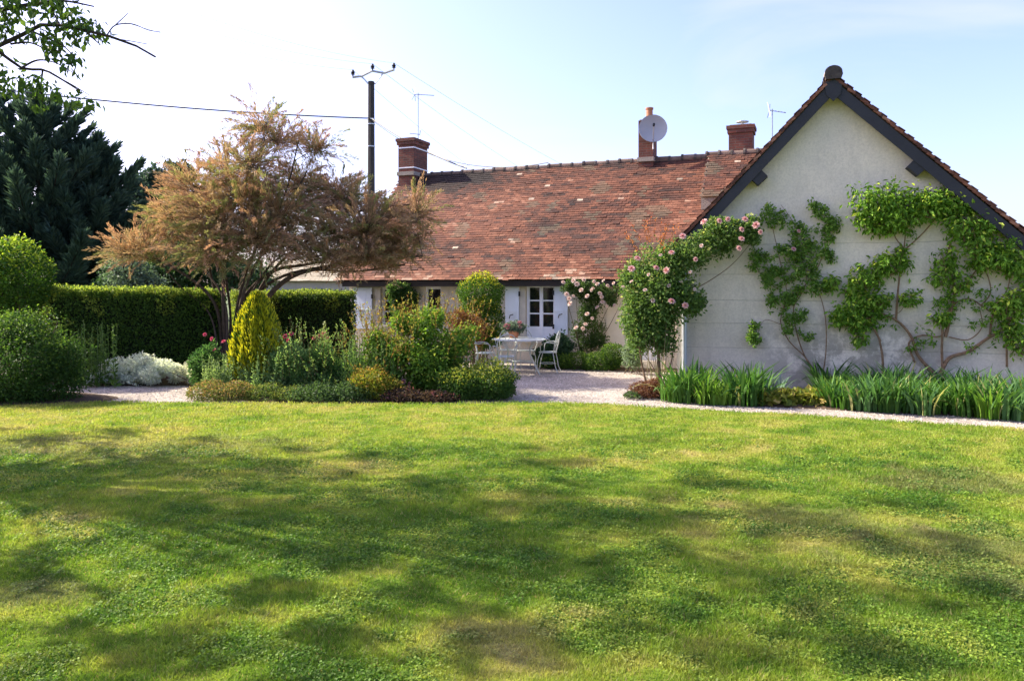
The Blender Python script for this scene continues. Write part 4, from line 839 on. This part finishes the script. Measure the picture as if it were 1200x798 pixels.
shoots('perennial', 'loose fresh green stems between the middle perennials and the rose bush', 400, 470, 13.5, 70, 392, 460, (.12, .24, .05), (.24, .38, .09), leaf=.085)
P_('dark_groundcover', 'dark green low mound at the bed edge below the middle perennials', 'plant', gp3(378, 13.0), [blob(370, 463, 32, 14, 13.0, .4), blob(408, 462, 30, 15, 13.0, .4)], 8000, .045, (.05, .10, .035), (.10, .17, .05), nst=6, shell=.4, rough=.3)
P_('azalea', 'small yellow and orange leaved clump at the front of the bed', 'shrub', gp3(440, 13.1), [blob(436, 446, 24, 15, 13.1, .35), blob(452, 455, 20, 14, 13.1, .35)], 6000, .045, (.12, .17, .02), (.28, .28, .03), nst=8, tip=(.50, .30, .06), tipk=.45, shell=.5, rough=.25)
P_('heuchera', 'dark purple leaved low plants at the bed edge under the rose bush', 'plant', gp3(487, 12.9), [blob(470, 465, 26, 10, 12.9, .3), blob(510, 467, 28, 9, 12.9, .3)], 5000, .05, (.05, .03, .025), (.10, .07, .045), nst=4, tip=(.2, .07, .08), tipk=.15, shell=.4)
rb = P_('rose_bush', 'tall sprawling rose bush with reddish new shoots in the bed', 'shrub', gp3(498, 13.9), [blob(500, 405, 48, 40, 13.9, .6), blob(455, 415, 34, 34, 13.8, .5), blob(475, 385, 28, 20, 13.9, .4), blob(530, 400, 34, 34, 13.9, .5), blob(490, 440, 60, 34, 13.6, .6), blob(535, 445, 40, 28, 13.6, .5), blob(505, 372, 18, 16, 13.9, .3)],
     23000, .065, (.065, .15, .02), (.17, .29, .035), nst=60, lumps=9, tip=(.32, .38, .06), tipk=.45, shell=.1, rough=.6, str_=.010, spread=.15, stemcol=(.10, .11, .04), extra=([blob(465, 385, 44, 24, 13.9, .5), blob(535, 385, 34, 26, 13.9, .4), blob(500, 372, 30, 14, 13.9, .4), blob(435, 395, 24, 20, 13.9, .3), blob(500, 400, 66, 34, 13.7, .6), blob(440, 420, 40, 34, 13.6, .5)], 330, .30, (.32, .16, .05), (.26, .33, .06)))
put_blooms(rb, ROSE_S, 'flower', [W(x, y, 13.4) for x, y in ((473, 447), (480, 450), (468, 452), (476, 455))])
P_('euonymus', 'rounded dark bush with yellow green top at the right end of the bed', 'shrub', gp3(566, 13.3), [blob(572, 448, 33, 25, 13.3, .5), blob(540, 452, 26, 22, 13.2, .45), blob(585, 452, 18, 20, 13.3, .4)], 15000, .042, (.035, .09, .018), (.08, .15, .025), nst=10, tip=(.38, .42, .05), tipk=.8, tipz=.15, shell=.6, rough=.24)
shoots('perennial', 'yellow green wispy stems behind the right end of the bed', 545, 600, 14.3, 24, 408, 450, (.16, .24, .04), (.30, .36, .08), leaf=.06)
def peony(px, py, Y, label, pts, n=3200):
    t = P_('peony', label, 'flower', gp3(px, Y), [blob(px, py+22, 18, 24, Y, .3)], n, .09, (.035, .10, .03), (.09, .18, .05), nst=8, shell=.2, asp=.35, rough=.3, along=.7, stemcol=(.1, .15, .05))
    put_blooms(t, ROSE_D, 'flower', [W(x, y, Y-.1) for x, y in pts], .75)
peony(243, 408, 14.6, 'pink red peony at the back of the bed by the silver mound', ((240, 392), (248, 397), (251, 410), (262, 400)))
peony(338, 406, 14.5, 'deep pink flowers just right of the golden conifer', ((334, 394), (341, 391), (337, 399), (290, 396), (294, 390)))
peony(377, 404, 14.5, 'pink peony flowers in front of the dark hedge', ((368, 396), (374, 394), (380, 394), (384, 396), (379, 391)))
for px, tp, lb in ((380, 378, 'tall pale flower spike above the pink peonies'), (352, 386, 'short green flower spike between the pink flowers')):
    Y = 14.5; t = thing('flower_spike', gp3(px, Y), lb, 'flower'); b0 = np.array(gp3(px, Y)); top = W(px, tp, Y)
    g = G(); g.tube([b0, top], [.01, .004], 4, (.15, .2, .07)); g.build('stem', BARK, t); g = G(); m = 90; s_ = .78+.22*R.random(m); D = unit(rdir(m)+Zv*.4); g.leaves(b0+(top-b0)*s_[:, None], D, rdir(m), .045, .6, mixcol((.28, .36, .14), (.42, .45, .24), m)); g.build('flower_head', LEAF, t)

# ------------------------------------------------------------ plants at the house front
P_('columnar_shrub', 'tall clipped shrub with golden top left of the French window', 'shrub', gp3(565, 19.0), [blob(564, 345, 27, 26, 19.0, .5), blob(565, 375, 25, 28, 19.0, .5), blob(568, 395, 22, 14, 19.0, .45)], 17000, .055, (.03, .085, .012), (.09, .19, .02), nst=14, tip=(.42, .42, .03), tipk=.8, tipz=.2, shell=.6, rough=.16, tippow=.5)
P_('red_leaf_shrub', 'loose red and bronze leaved shrub beside the golden topped shrub', 'shrub', gp3(553, 18.0), [blob(552, 388, 20, 22, 18, .4), blob(538, 375, 14, 14, 18, .3)], 3500, .06, (.16, .06, .03), (.26, .15, .04), nst=12, shell=.3, rough=.35)
P_('climbing_plant', 'dark green climber between the two left windows', 'climber', gp3(473, 20.7), [blob(474, 352, 17, 20, 20.7, .25), blob(466, 340, 12, 10, 20.6, .25), blob(476, 372, 13, 14, 20.7, .2)], 6500, .07, (.025, .07, .015), (.07, .14, .03), nst=12, tip=(.22, .30, .08), tipk=.4, shell=.5, rough=.3)
wrz = P_('climbing_rose', 'climbing rose with cream pink flowers on the wall right of the shutters', 'climber', gp3(688, 18.75), [blob(694, 343, 33, 16, 18.6, .22), blob(688, 368, 20, 20, 18.6, .2), blob(668, 336, 12, 8, 18.6, .2), blob(690, 395, 22, 22, 18.6, .2), blob(715, 345, 16, 16, 18.5, .2)], 8500, .06, (.035, .08, .02), (.09, .15, .04), nst=18, lumps=8, shell=.2, rough=.35)
put_blooms(wrz, ROSE_W, 'rose_bloom', [W(x, y, 18.3) for x, y in ((660, 331), (672, 329), (684, 328), (696, 330), (707, 329), (664, 345), (676, 333), (681, 340), (688, 347), (695, 338), (703, 344), (700, 333), (712, 335), (719, 332), (667, 350), (672, 347), (668, 356), (700, 360), (711, 359), (720, 358), (688, 368), (694, 373), (686, 380), (683, 385), (675, 384), (706, 354), (693, 340), (705, 348))])
P_('leafy_shrub', 'dark leafy shrub below the right shutter', 'shrub', gp3(655, 18.5), [blob(655, 408, 17, 16, 18.5, .35), blob(640, 416, 14, 12, 18.4, .3)], 4000, .08, (.02, .055, .03), (.05, .11, .05), nst=10, shell=.3, rough=.25)
P_('box_hedge', 'low clipped box hedge in front of the wall beside the gravel', 'hedge', gp3(684, 18.1), [blob(650, 424, 24, 11, 18.3, .3), blob(678, 424, 24, 12, 18.1, .3), blob(704, 425, 24, 13, 17.9, .3), blob(718, 417, 15, 15, 17.9, .35)], 15000, .04, (.03, .075, .012), (.07, .15, .02), nst=10, tip=(.15, .25, .03), tipk=.5, shell=.65, rough=.12)
P_('grey_leaf_plant', 'grey green leafy plant between the box hedge and the corner rose', 'plant', gp3(744, 17.2), [blob(742, 415, 12, 16, 17.2, .25)], 1800, .07, (.12, .18, .11), (.22, .30, .18), nst=6, shell=.2, rough=.3)

# ------------------------------------------------------------ corner rose and gable climbers
CRY = 14.1; cr = thing('climbing_rose', gp3(771, 13.9), 'large climbing rose with pink flowers covering the house corner and rake', 'climber')
crb = [blob(*q) for q in ((765, 330, 34, 42, 14.4, .38), (755, 365, 26, 36, 14.4, .35), (790, 345, 30, 34, 14.2, .32), (800, 300, 30, 22, 14.3, .28), (745, 330, 18, 26, 14.6, .3), (812, 355, 14, 14, 14.4, .15), (780, 392, 14, 18, 14.3, .2), (752, 395, 18, 18, 14.5, .3), (835, 285, 26, 20, 14.4, .18), (862, 270, 24, 14, 14.2, .16), (882, 272, 11, 18, 14.15, .12), (845, 262, 20, 8, 14.3, .12))]
g = G(); crb = [(c+rdir(1)[0]*r_*.75, r_*np.array((.5, .8, .5))) for c, r_ in crb for _ in range(5)]+crb*2+[blob(*q) for q in ((760, 395, 26, 20, 14.4, .3), (782, 405, 16, 14, 14.3, .2), (745, 372, 18, 24, 14.6, .3), (765, 355, 34, 34, 14.4, .35))]; foliage(g, crb, 27000, .07, (.06, .13, .03), (.16, .26, .06), tip=(.32, .36, .11), tipk=.45, shell=.2, rough=.35); tipshoots(g, [blob(766, 290, 20, 12, 14.3, .2)], 26, .4, (.48, .13, .06), (.5, .22, .08)); g.build('foliage', LEAF, cr)
g = G()
for pts, r in (([(773, 452), (772, 420), (768, 380), (765, 330)], .035), ([(757, 448), (751, 420), (748, 380), (752, 340)], .02), ([(775, 450), (785, 430), (790, 390), (790, 340)], .015), ([(768, 448), (740, 432), (728, 420)], .008), ([(790, 350), (830, 330), (858, 310), (880, 285)], .012), ([(775, 450), (762, 425), (745, 405)], .012)):
    g.tube(smooth([W(x, y, 14.35+.01*i) for i, (x, y) in enumerate(pts)], 14), np.linspace(r, r*.4, 14), 6, (.15, .10, .06))
stems(g, gp3(771, 13.9), crb[-4:], 12, .008, .1, (.14, .12, .06)); g.build('stem', BARK, cr)
put_blooms(cr, ROSE_P, 'rose_bloom', [W(x, y, 13.85) for x, y in ((853, 257), (873, 257), (886, 264), (891, 272), (869, 269), (869, 280), (866, 291), (825, 260), (843, 259), (815, 304), (769, 314), (781, 317), (803, 358), (787, 353), (787, 296), (800, 277), (747, 303), (740, 315))])
put_blooms(cr, ROSE_W, 'rose_bloom', [W(x, y, 13.95) for x, y in ((774, 299), (784, 335), (798, 330), (760, 322), (809, 319), (814, 339), (756, 340), (765, 352), (740, 330), (730, 336), (822, 288))], .75)
def gwp(px, py, off=.1):   # point on the gable plane (off in front) seen at photo px,py
    k = (px-600)/F; p = G0-Wb*off; t_ = (k*p[1]-p[0])/(Wd[0]-k*Wd[1]); q = p+Wd*t_; return np.array([q[0], q[1], EYE-(py-HZ)/F*q[1]])
def gblob(px, py, rx, ry, d=.12, off=.14): c = gwp(px, py, off); return (c, np.array([rx/F*c[1], d, ry/F*c[1]]))
def vine(g, pts, r, off=.07, col=(.20, .13, .075), n=24, end=.45):
    g.tube(smooth([gwp(x, y, off+.015*math.sin(i*2.1)) for i, (x, y) in enumerate(pts)], n), np.linspace(r, r*end, n), 6, col)
mr = thing('climbing_rose', tuple(gwp(960, 450)*np.array((1, 1, 0))), 'thin rambling rose with sparse leaf clumps in the middle of the gable', 'climber')
mb = [gblob(*q) for q in ((905, 252, 13, 11), (928, 268, 12, 12), (940, 285, 12, 16), (922, 300, 14, 16), (966, 262, 14, 14), (958, 245, 8, 6), (973, 278, 10, 12), (960, 300, 16, 12), (888, 305, 12, 10), (880, 270, 8, 10), (912, 330, 14, 10), (925, 340, 10, 10), (910, 357, 11, 12), (935, 383, 14, 14), (955, 335, 14, 8), (884, 392, 6, 9), (945, 320, 10, 8), (903, 318, 8, 6))]
g = G(); mb2 = [(c+rdir(1)[0]*r_*np.array((.9, .3, .9)), r_*R.uniform(.4, .8)*np.array((1, 1, .8))) for c, r_ in mb for _ in range(3)]; mb2 += [(c+rdir(1)[0]*r_*np.array((1.2, .4, 1.2)), np.array((.07, .05, .06))*R.uniform(.6, 1.8)) for c, r_ in mb for _ in range(6)]; foliage(g, mb2, 7800, .065, (.09, .19, .03), (.20, .34, .06), tip=(.36, .44, .11), tipk=.4, shell=.1, rough=.45); 
g.build('foliage', LEAF, mr)
g = G()
for pts, r in (([(962, 452), (945, 420), (925, 400), (915, 380), (922, 345), (915, 310), (905, 265)], .012), ([(960, 452), (935, 395), (930, 360), (960, 310), (972, 270)], .014), ([(922, 345), (900, 330), (885, 310), (880, 275)], .007), ([(930, 360), (945, 330), (935, 290), (930, 262), (915, 240)], .008), ([(962, 452), (968, 410), (965, 360), (955, 330)], .012), ([(915, 380), (897, 375), (886, 395)], .006)): vine(g, pts, r)
g.build('stem', BARK, mr); put_blooms(mr, ROSE_P, 'rose_bloom', [gwp(930, 292, .25), gwp(936, 271, .25)], .8)
def wist(name, label, base_px, blobs, vines, n, size=.10):
    b0 = gwp(base_px, 440, .15); b0[2] = 0; t = thing(name, tuple(b0), label, 'climber'); bl = [gblob(*q) for q in blobs]
    g = G(); foliage(g, bl, int(n*.8), size, (.09, .21, .02), (.23, .39, .045), tip=(.44, .54, .07), tipk=.55, shell=.2, rough=.42, droop=.55, asp=.42, out=.5, up=.5)  # lighter upper leaves paint in sun that does not reach the wall
    sb = [gblob(x+R.normal(0, 9), y+R.normal(0, 8), R.uniform(3, 9), R.uniform(3, 8), .08, .12) for p, _ in vines for x, y in p[2:] for _ in range(2)]
    sb += [(c+rdir(1)[0]*q*1.15, q*.35) for c, q in bl for _ in range(3)]; foliage(g, sb, n//4, size*.8, (.07, .18, .018), (.19, .34, .035), shell=0, rough=.5, droop=.5, asp=.42)
    g.build('foliage', LEAF, t)
    g = G(); [vine(g, p, r*.78) for p, r in vines]
    cc = [b for b in bl]
    for c, r in cc:
        for _ in range(7): g.tube(curve(c-Zv*r[2]*.9, c+rdir(1)[0]*r*.9, 5, .1), [.008, .007, .006, .004, .003], 4, (.2, .14, .08), False)
    g.build('stem', BARK, t)
wist('wisteria', 'wisteria in the centre of the gable with a bright leafy head', 1075,
  ((1035, 240, 33, 27, .2, .24), (1065, 242, 30, 26, .2, .24), (1092, 238, 26, 20, .18, .22), (1112, 236, 18, 12, .15, .2), (1020, 255, 18, 18, .18, .2), (1045, 262, 24, 12, .15), (1040, 310, 22, 16, .15), (1015, 325, 22, 14, .15), (1055, 300, 12, 14), (1000, 340, 14, 12), (1010, 360, 26, 16, .15), (985, 370, 14, 12), (1030, 350, 14, 10), (1005, 378, 20, 10), (1065, 350, 10, 8), (1008, 395, 8, 12), (975, 330, 8, 10)),
  (([(1095, 438), (1075, 415), (1068, 395), (1050, 375), (1035, 368), (1020, 362)], .045), ([(1050, 375), (1052, 345), (1056, 310), (1059, 292), (1050, 280), (1045, 265)], .025), ([(1059, 294), (1080, 275), (1097, 255), (1110, 235)], .02), ([(1059, 294), (1061, 275), (1062, 262)], .015), ([(1032, 400), (1022, 380), (1020, 350), (1030, 330)], .025), ([(1040, 372), (1055, 365), (1062, 352)], .01), ([(1035, 438), (1033, 410), (1024, 385), (1010, 375)], .03), ([(1072, 425), (1066, 400), (1080, 393), (1102, 394), (1112, 380), (1115, 350)], .022)), 7600)
wist('wisteria', 'wisteria with twisted tan trunks at the right edge of the gable', 1110,
  ((1130, 265, 24, 20, .2, .2), (1150, 285, 28, 22, .22, .2), (1120, 245, 20, 12, .15), (1175, 300, 28, 18, .22, .2), (1160, 262, 20, 12, .15), (1150, 306, 16, 10, .15), (1192, 312, 18, 12, .2, .2), (1110, 305, 14, 18, .13), (1100, 325, 14, 10), (1125, 330, 16, 12), (1102, 372, 14, 8), (1180, 360, 20, 16, .2, .2), (1198, 350, 20, 16, .2, .2), (1185, 385, 14, 18, .15), (1198, 400, 16, 18, .18), (1215, 330, 20, 30, .2, .2), (1140, 240, 12, 8, .1)),
  (([(1102, 438), (1112, 420), (1135, 412), (1155, 398), (1175, 385), (1195, 365)], .045), ([(1108, 395), (1114, 370), (1118, 345), (1114, 315), (1112, 290), (1125, 270)], .035), ([(1105, 440), (1104, 400), (1108, 370), (1120, 355), (1135, 350), (1150, 358), (1160, 365)], .03), ([(1118, 345), (1132, 335), (1140, 322), (1155, 305)], .025), ([(1150, 358), (1160, 345), (1158, 325), (1150, 310)], .018), ([(1112, 395), (1135, 398), (1150, 385), (1148, 360)], .016), ([(1160, 395), (1163, 370), (1170, 350)], .028), ([(1180, 430), (1180, 400), (1182, 380)], .025), ([(1160, 365), (1180, 340), (1185, 310)], .016)), 5600)

# ------------------------------------------------------------ iris border
def iris_mesh(nb, h, seed, a, b, wd=.044, spread=.24):
    g = G(); 
    for i in range(nb):
        an = random.uniform(0, 2*PI); r = spread*math.sqrt(random.random()); base = np.array([r*math.cos(an), r*math.sin(an)*.8, -.02]); L = h*random.uniform(.6, 1.1)
        lean = np.array([math.cos(an), math.sin(an), 0])*random.uniform(.1, .75)+np.array([random.gauss(0, .2), 0, 0]); s_ = np.linspace(0, 1, 6)
        bend = random.choice((.1, .3, .7)) if random.random() < .5 else .05
        P = base+np.outer(s_*L, Zv)+np.outer(s_**2*L, lean); P[:, 2] -= bend*L*s_**3
        f = random.uniform(0, PI); side = np.array([math.cos(f), math.sin(f), 0]); w_ = wd*random.uniform(.7, 1.2)*np.array([.7, 1, 1, .85, .55, .05])
        V = np.concatenate([P-side*w_[:, None]/2, P+side*w_[:, None]/2]); V[:6] += 0
        k = random.random(); c = (np.array(a)*(1-k)+np.array(b)*k)*random.uniform(.8, 1.2)
        if random.random() < .025: c = np.array((.36, .36, .14))
        g.add(V, [[j, j+6, j+7, j+1] for j in range(5)], c)
    return g.mesh('iris_clump', LEAF)
ims = [iris_mesh(68, h, i, a_, b_) for i, (h, a_, b_) in enumerate(((.62, (.05, .15, .02), (.12, .25, .035)), (.70, (.03, .10, .018), (.08, .18, .03)), (.54, (.08, .20, .02), (.18, .31, .04)), (.60, (.05, .13, .04), (.11, .22, .07)), (.42, (.09, .2, .02), (.2, .32, .05))))]
imb = iris_mesh(40, .5, 9, (.12, .22, .15), (.26, .36, .28), .04, .14)
def iris(px, py, me, label, group, sc_=1.):
    Y = GY(py+4); o = bpy.data.objects.new('iris_clump', me); sc.collection.objects.link(o); o.location = ((px-600)/F*Y, Y, .02); o.rotation_euler = (0, 0, random.uniform(0, 6.28)); o.scale = (sc_, sc_, sc_*random.uniform(.9, 1.05))
    o['label'] = label; o['category'] = 'iris'; o['group'] = group
GI = 'iris clumps along the gable wall'
for i, (px, py) in enumerate([(790, 466), (808, 467), (828, 469), (848, 469), (868, 470), (885, 470), (800, 459), (820, 460), (842, 461), (862, 461), (880, 463)]):
    iris(px, py, ims[random.randrange(5)], 'green iris clump in the bed beside the drainpipe at the left of the gable', GI, random.uniform(.92, 1.12))
iris(910, 465, imb, 'small blue green iris clump standing alone between the two green rows', GI)
k = 0
for row, (off, n_) in enumerate(((0, 14), (-7, 13), (-15, 13))):
    for i in range(n_):
        px = 972+(1215-972)*(i+.5*(row % 2))/(n_-1); py = 473+(px-972)*.062+off+random.uniform(-1.5, 1.5)
        iris(px, py, ims[random.randrange(5)], 'green iris clump in the long dense row right of the gable centre', GI, random.uniform(.88, 1.1)); k += 1
P_('bergenia', 'low yellowing broad leaved plants between the iris rows', 'plant', gp3(922, 12.9), [blob(x, 466+(i % 2)*2, 14, 7, 12.7-.03*i, .3) for i, x in enumerate((893, 908, 924, 940, 955))], 1500, .13, (.10, .16, .02), (.30, .28, .05), nst=6, shell=.2, asp=.75, tip=(.42, .33, .10), tipk=.4)
P_('barberry', 'low dark red bush at the foot of the corner rose', 'shrub', gp3(757, 13.4), [blob(757, 458, 19, 11, 13.5, .35), blob(768, 455, 12, 12, 13.6, .3)], 6000, .035, (.09, .03, .025), (.16, .07, .035), nst=10, tip=(.22, .12, .05), tipk=.3, shell=.4, rough=.25)
P_('groundcover', 'small dark green creeping plant left of the red bush', 'plant', gp3(740, 13.3), [blob(741, 464, 9, 5, 13.3, .2)], 900, .04, (.03, .07, .02), (.07, .12, .03), nst=0)

# ------------------------------------------------------------ garden table, chairs, pot
tc = W(608, 397, 17.3); tc[2] = 0
t = thing('garden_table', tuple(tc), 'white iron garden table on the gravel with chairs round it', 'table')
g = G(); tx, ty = .68, .42
g.lathe(tc+Zv*.745, [(.001, 0), (.60, 0), (.62, .009), (.60, .018), (.001, .026)], 32); g.build('tabletop', IRON, t)
for sx in (-1, 1):
    for sy in (-1, 1):
        g = G(); q = tc+np.array([sx*.36, sy*.3, 0]); g.tube(smooth([q+np.array([sx*.1, sy*.08, 0]), q+np.array([sx*-.03, 0, .25]), q+np.array([sx*-.12, 0, .5]), q+np.array([sx*.02, 0, .745])], 14), .013, 6)
        g.build('leg', IRON, t)
g = G(); g.tube([tc+np.array([-.33, -.3, .25]), tc+np.array([.33, .3, .25])], .009, 5); g.tube([tc+np.array([-.33, .3, .26]), tc+np.array([.33, -.3, .26])], .009, 5)
an = np.linspace(0, 2*PI, 25); g.tube([tc+np.array([.16*math.cos(q), .16*math.sin(q), .27]) for q in an], .008, 5); g.build('brace', IRON, t)
def make_chair():
    t = thing('garden_chair', (0, 0, 0), 'x', 'chair', 'white iron chairs round the garden table'); Zq = Zv
    g = G(); an = np.linspace(0, 2*PI, 25); g.tube([np.array([.21*math.cos(q), .2*math.sin(q), .45]) for q in an], .011, 6)
    for k in range(-4, 5): x = k*.043; h = .2*math.sqrt(max(0, 1-(x/.21)**2)); g.tube([(x, -h, .45), (x, h, .45)], .005, 4)
    for k in (-2, 0, 2): y = k*.045; h = .21*math.sqrt(max(0, 1-(y/.2)**2)); g.tube([(-h, y, .452), (h, y, .452)], .005, 4)
    g.build('seat', IRON, t)
    for sx in (-1, 1):
        g = G(); g.tube(smooth([(sx*.15, -.14, .45), (sx*.19, -.2, .25), (sx*.17, -.22, .1), (sx*.21, -.25, 0)], 10), .011, 5); g.build('leg', IRON, t)
        g = G(); g.tube(smooth([(sx*.15, .15, .45), (sx*.18, .19, .25), (sx*.17, .22, .1), (sx*.21, .27, 0)], 10), .011, 5); g.build('leg', IRON, t)
    g = G(); B = [(-.17, .16, .45), (-.205, .2, .62), (-.2, .235, .78), (-.12, .26, .90), (0, .265, .93), (.12, .26, .90), (.2, .235, .78), (.205, .2, .62), (.17, .16, .45)]; g.tube(smooth(B, 30), .011, 6)
    for sx in (-1, 1):
        q = np.linspace(0, 1.6*2*PI, 26); g.tube([(sx*(.085+(.07-.0065*a)*math.cos(a+.6)), .225, .74+(.07-.0065*a)*math.sin(a+.6)) for a in q], .006, 4)
        g.tube(smooth([(sx*.05, .17, .46), (sx*.1, .19, .56), (sx*.02, .21, .66), (sx*.05, .25, .90)], 14), .006, 4)
    g.build('backrest', IRON, t)
    for sx in (-1, 1):
        g = G(); g.tube(smooth([(sx*.2, .21, .66), (sx*.26, .05, .68), (sx*.25, -.1, .64), (sx*.19, -.13, .46)], 12), .009, 5); g.build('armrest', IRON, t)
    g = G(); g.tube([(0, 0, .45)]*1+[(.0, 0, .44)], .006, 4); 
    g = G(); an = np.linspace(0, 2*PI, 17); g.tube([(.17*math.cos(q), .17*math.sin(q), .2) for q in an], .006, 4); g.build('leg_ring', IRON, t)
    return t
ch = make_chair()
spots = [(568, 17.3, PI/2+.1, 'white iron garden chair at the left end of the table'), (594, 18.1, -.15, 'white iron garden chair behind the table, left of the other one there'), (616, 18.0, .25, 'white iron garden chair behind the table, nearer the French window'), (642, 17.5, -PI/2-.25, 'white iron garden chair at the right end of the table'), (592, 16.4, PI+.2, 'white iron garden chair on the near side of the table')]
for i, (px, Y, a, lb) in enumerate(spots):
    o = ch if i == 0 else copy_tree(ch); o.location = gp3(px, Y); o.rotation_euler = (0, 0, a); o['label'] = lb
pc = W(602, 390, 17.6); pc[2] = .771; t = thing('flower_pot', tuple(pc), 'pot of pink red flowers standing on the white garden table', 'plant pot')
g = G(); g.lathe(pc, [(.001, 0), (.09, 0), (.13, .13), (.145, .13), (.145, .16), (.12, .16), (.001, .15)], 18); g.build('pot', POTM, t)
g = G(); foliage(g, [(pc+Zv*.24, np.array([.3, .22, .13]))], 1300, .06, (.06, .10, .07), (.12, .17, .12), shell=.1, rough=.4); g.build('foliage', LEAF, t)
put_blooms(t, ROSE_S, 'flower', [pc+np.array([R.uniform(-.2, .2), R.uniform(-.2, -.05), R.uniform(.2, .36)]) for _ in range(12)], .8)
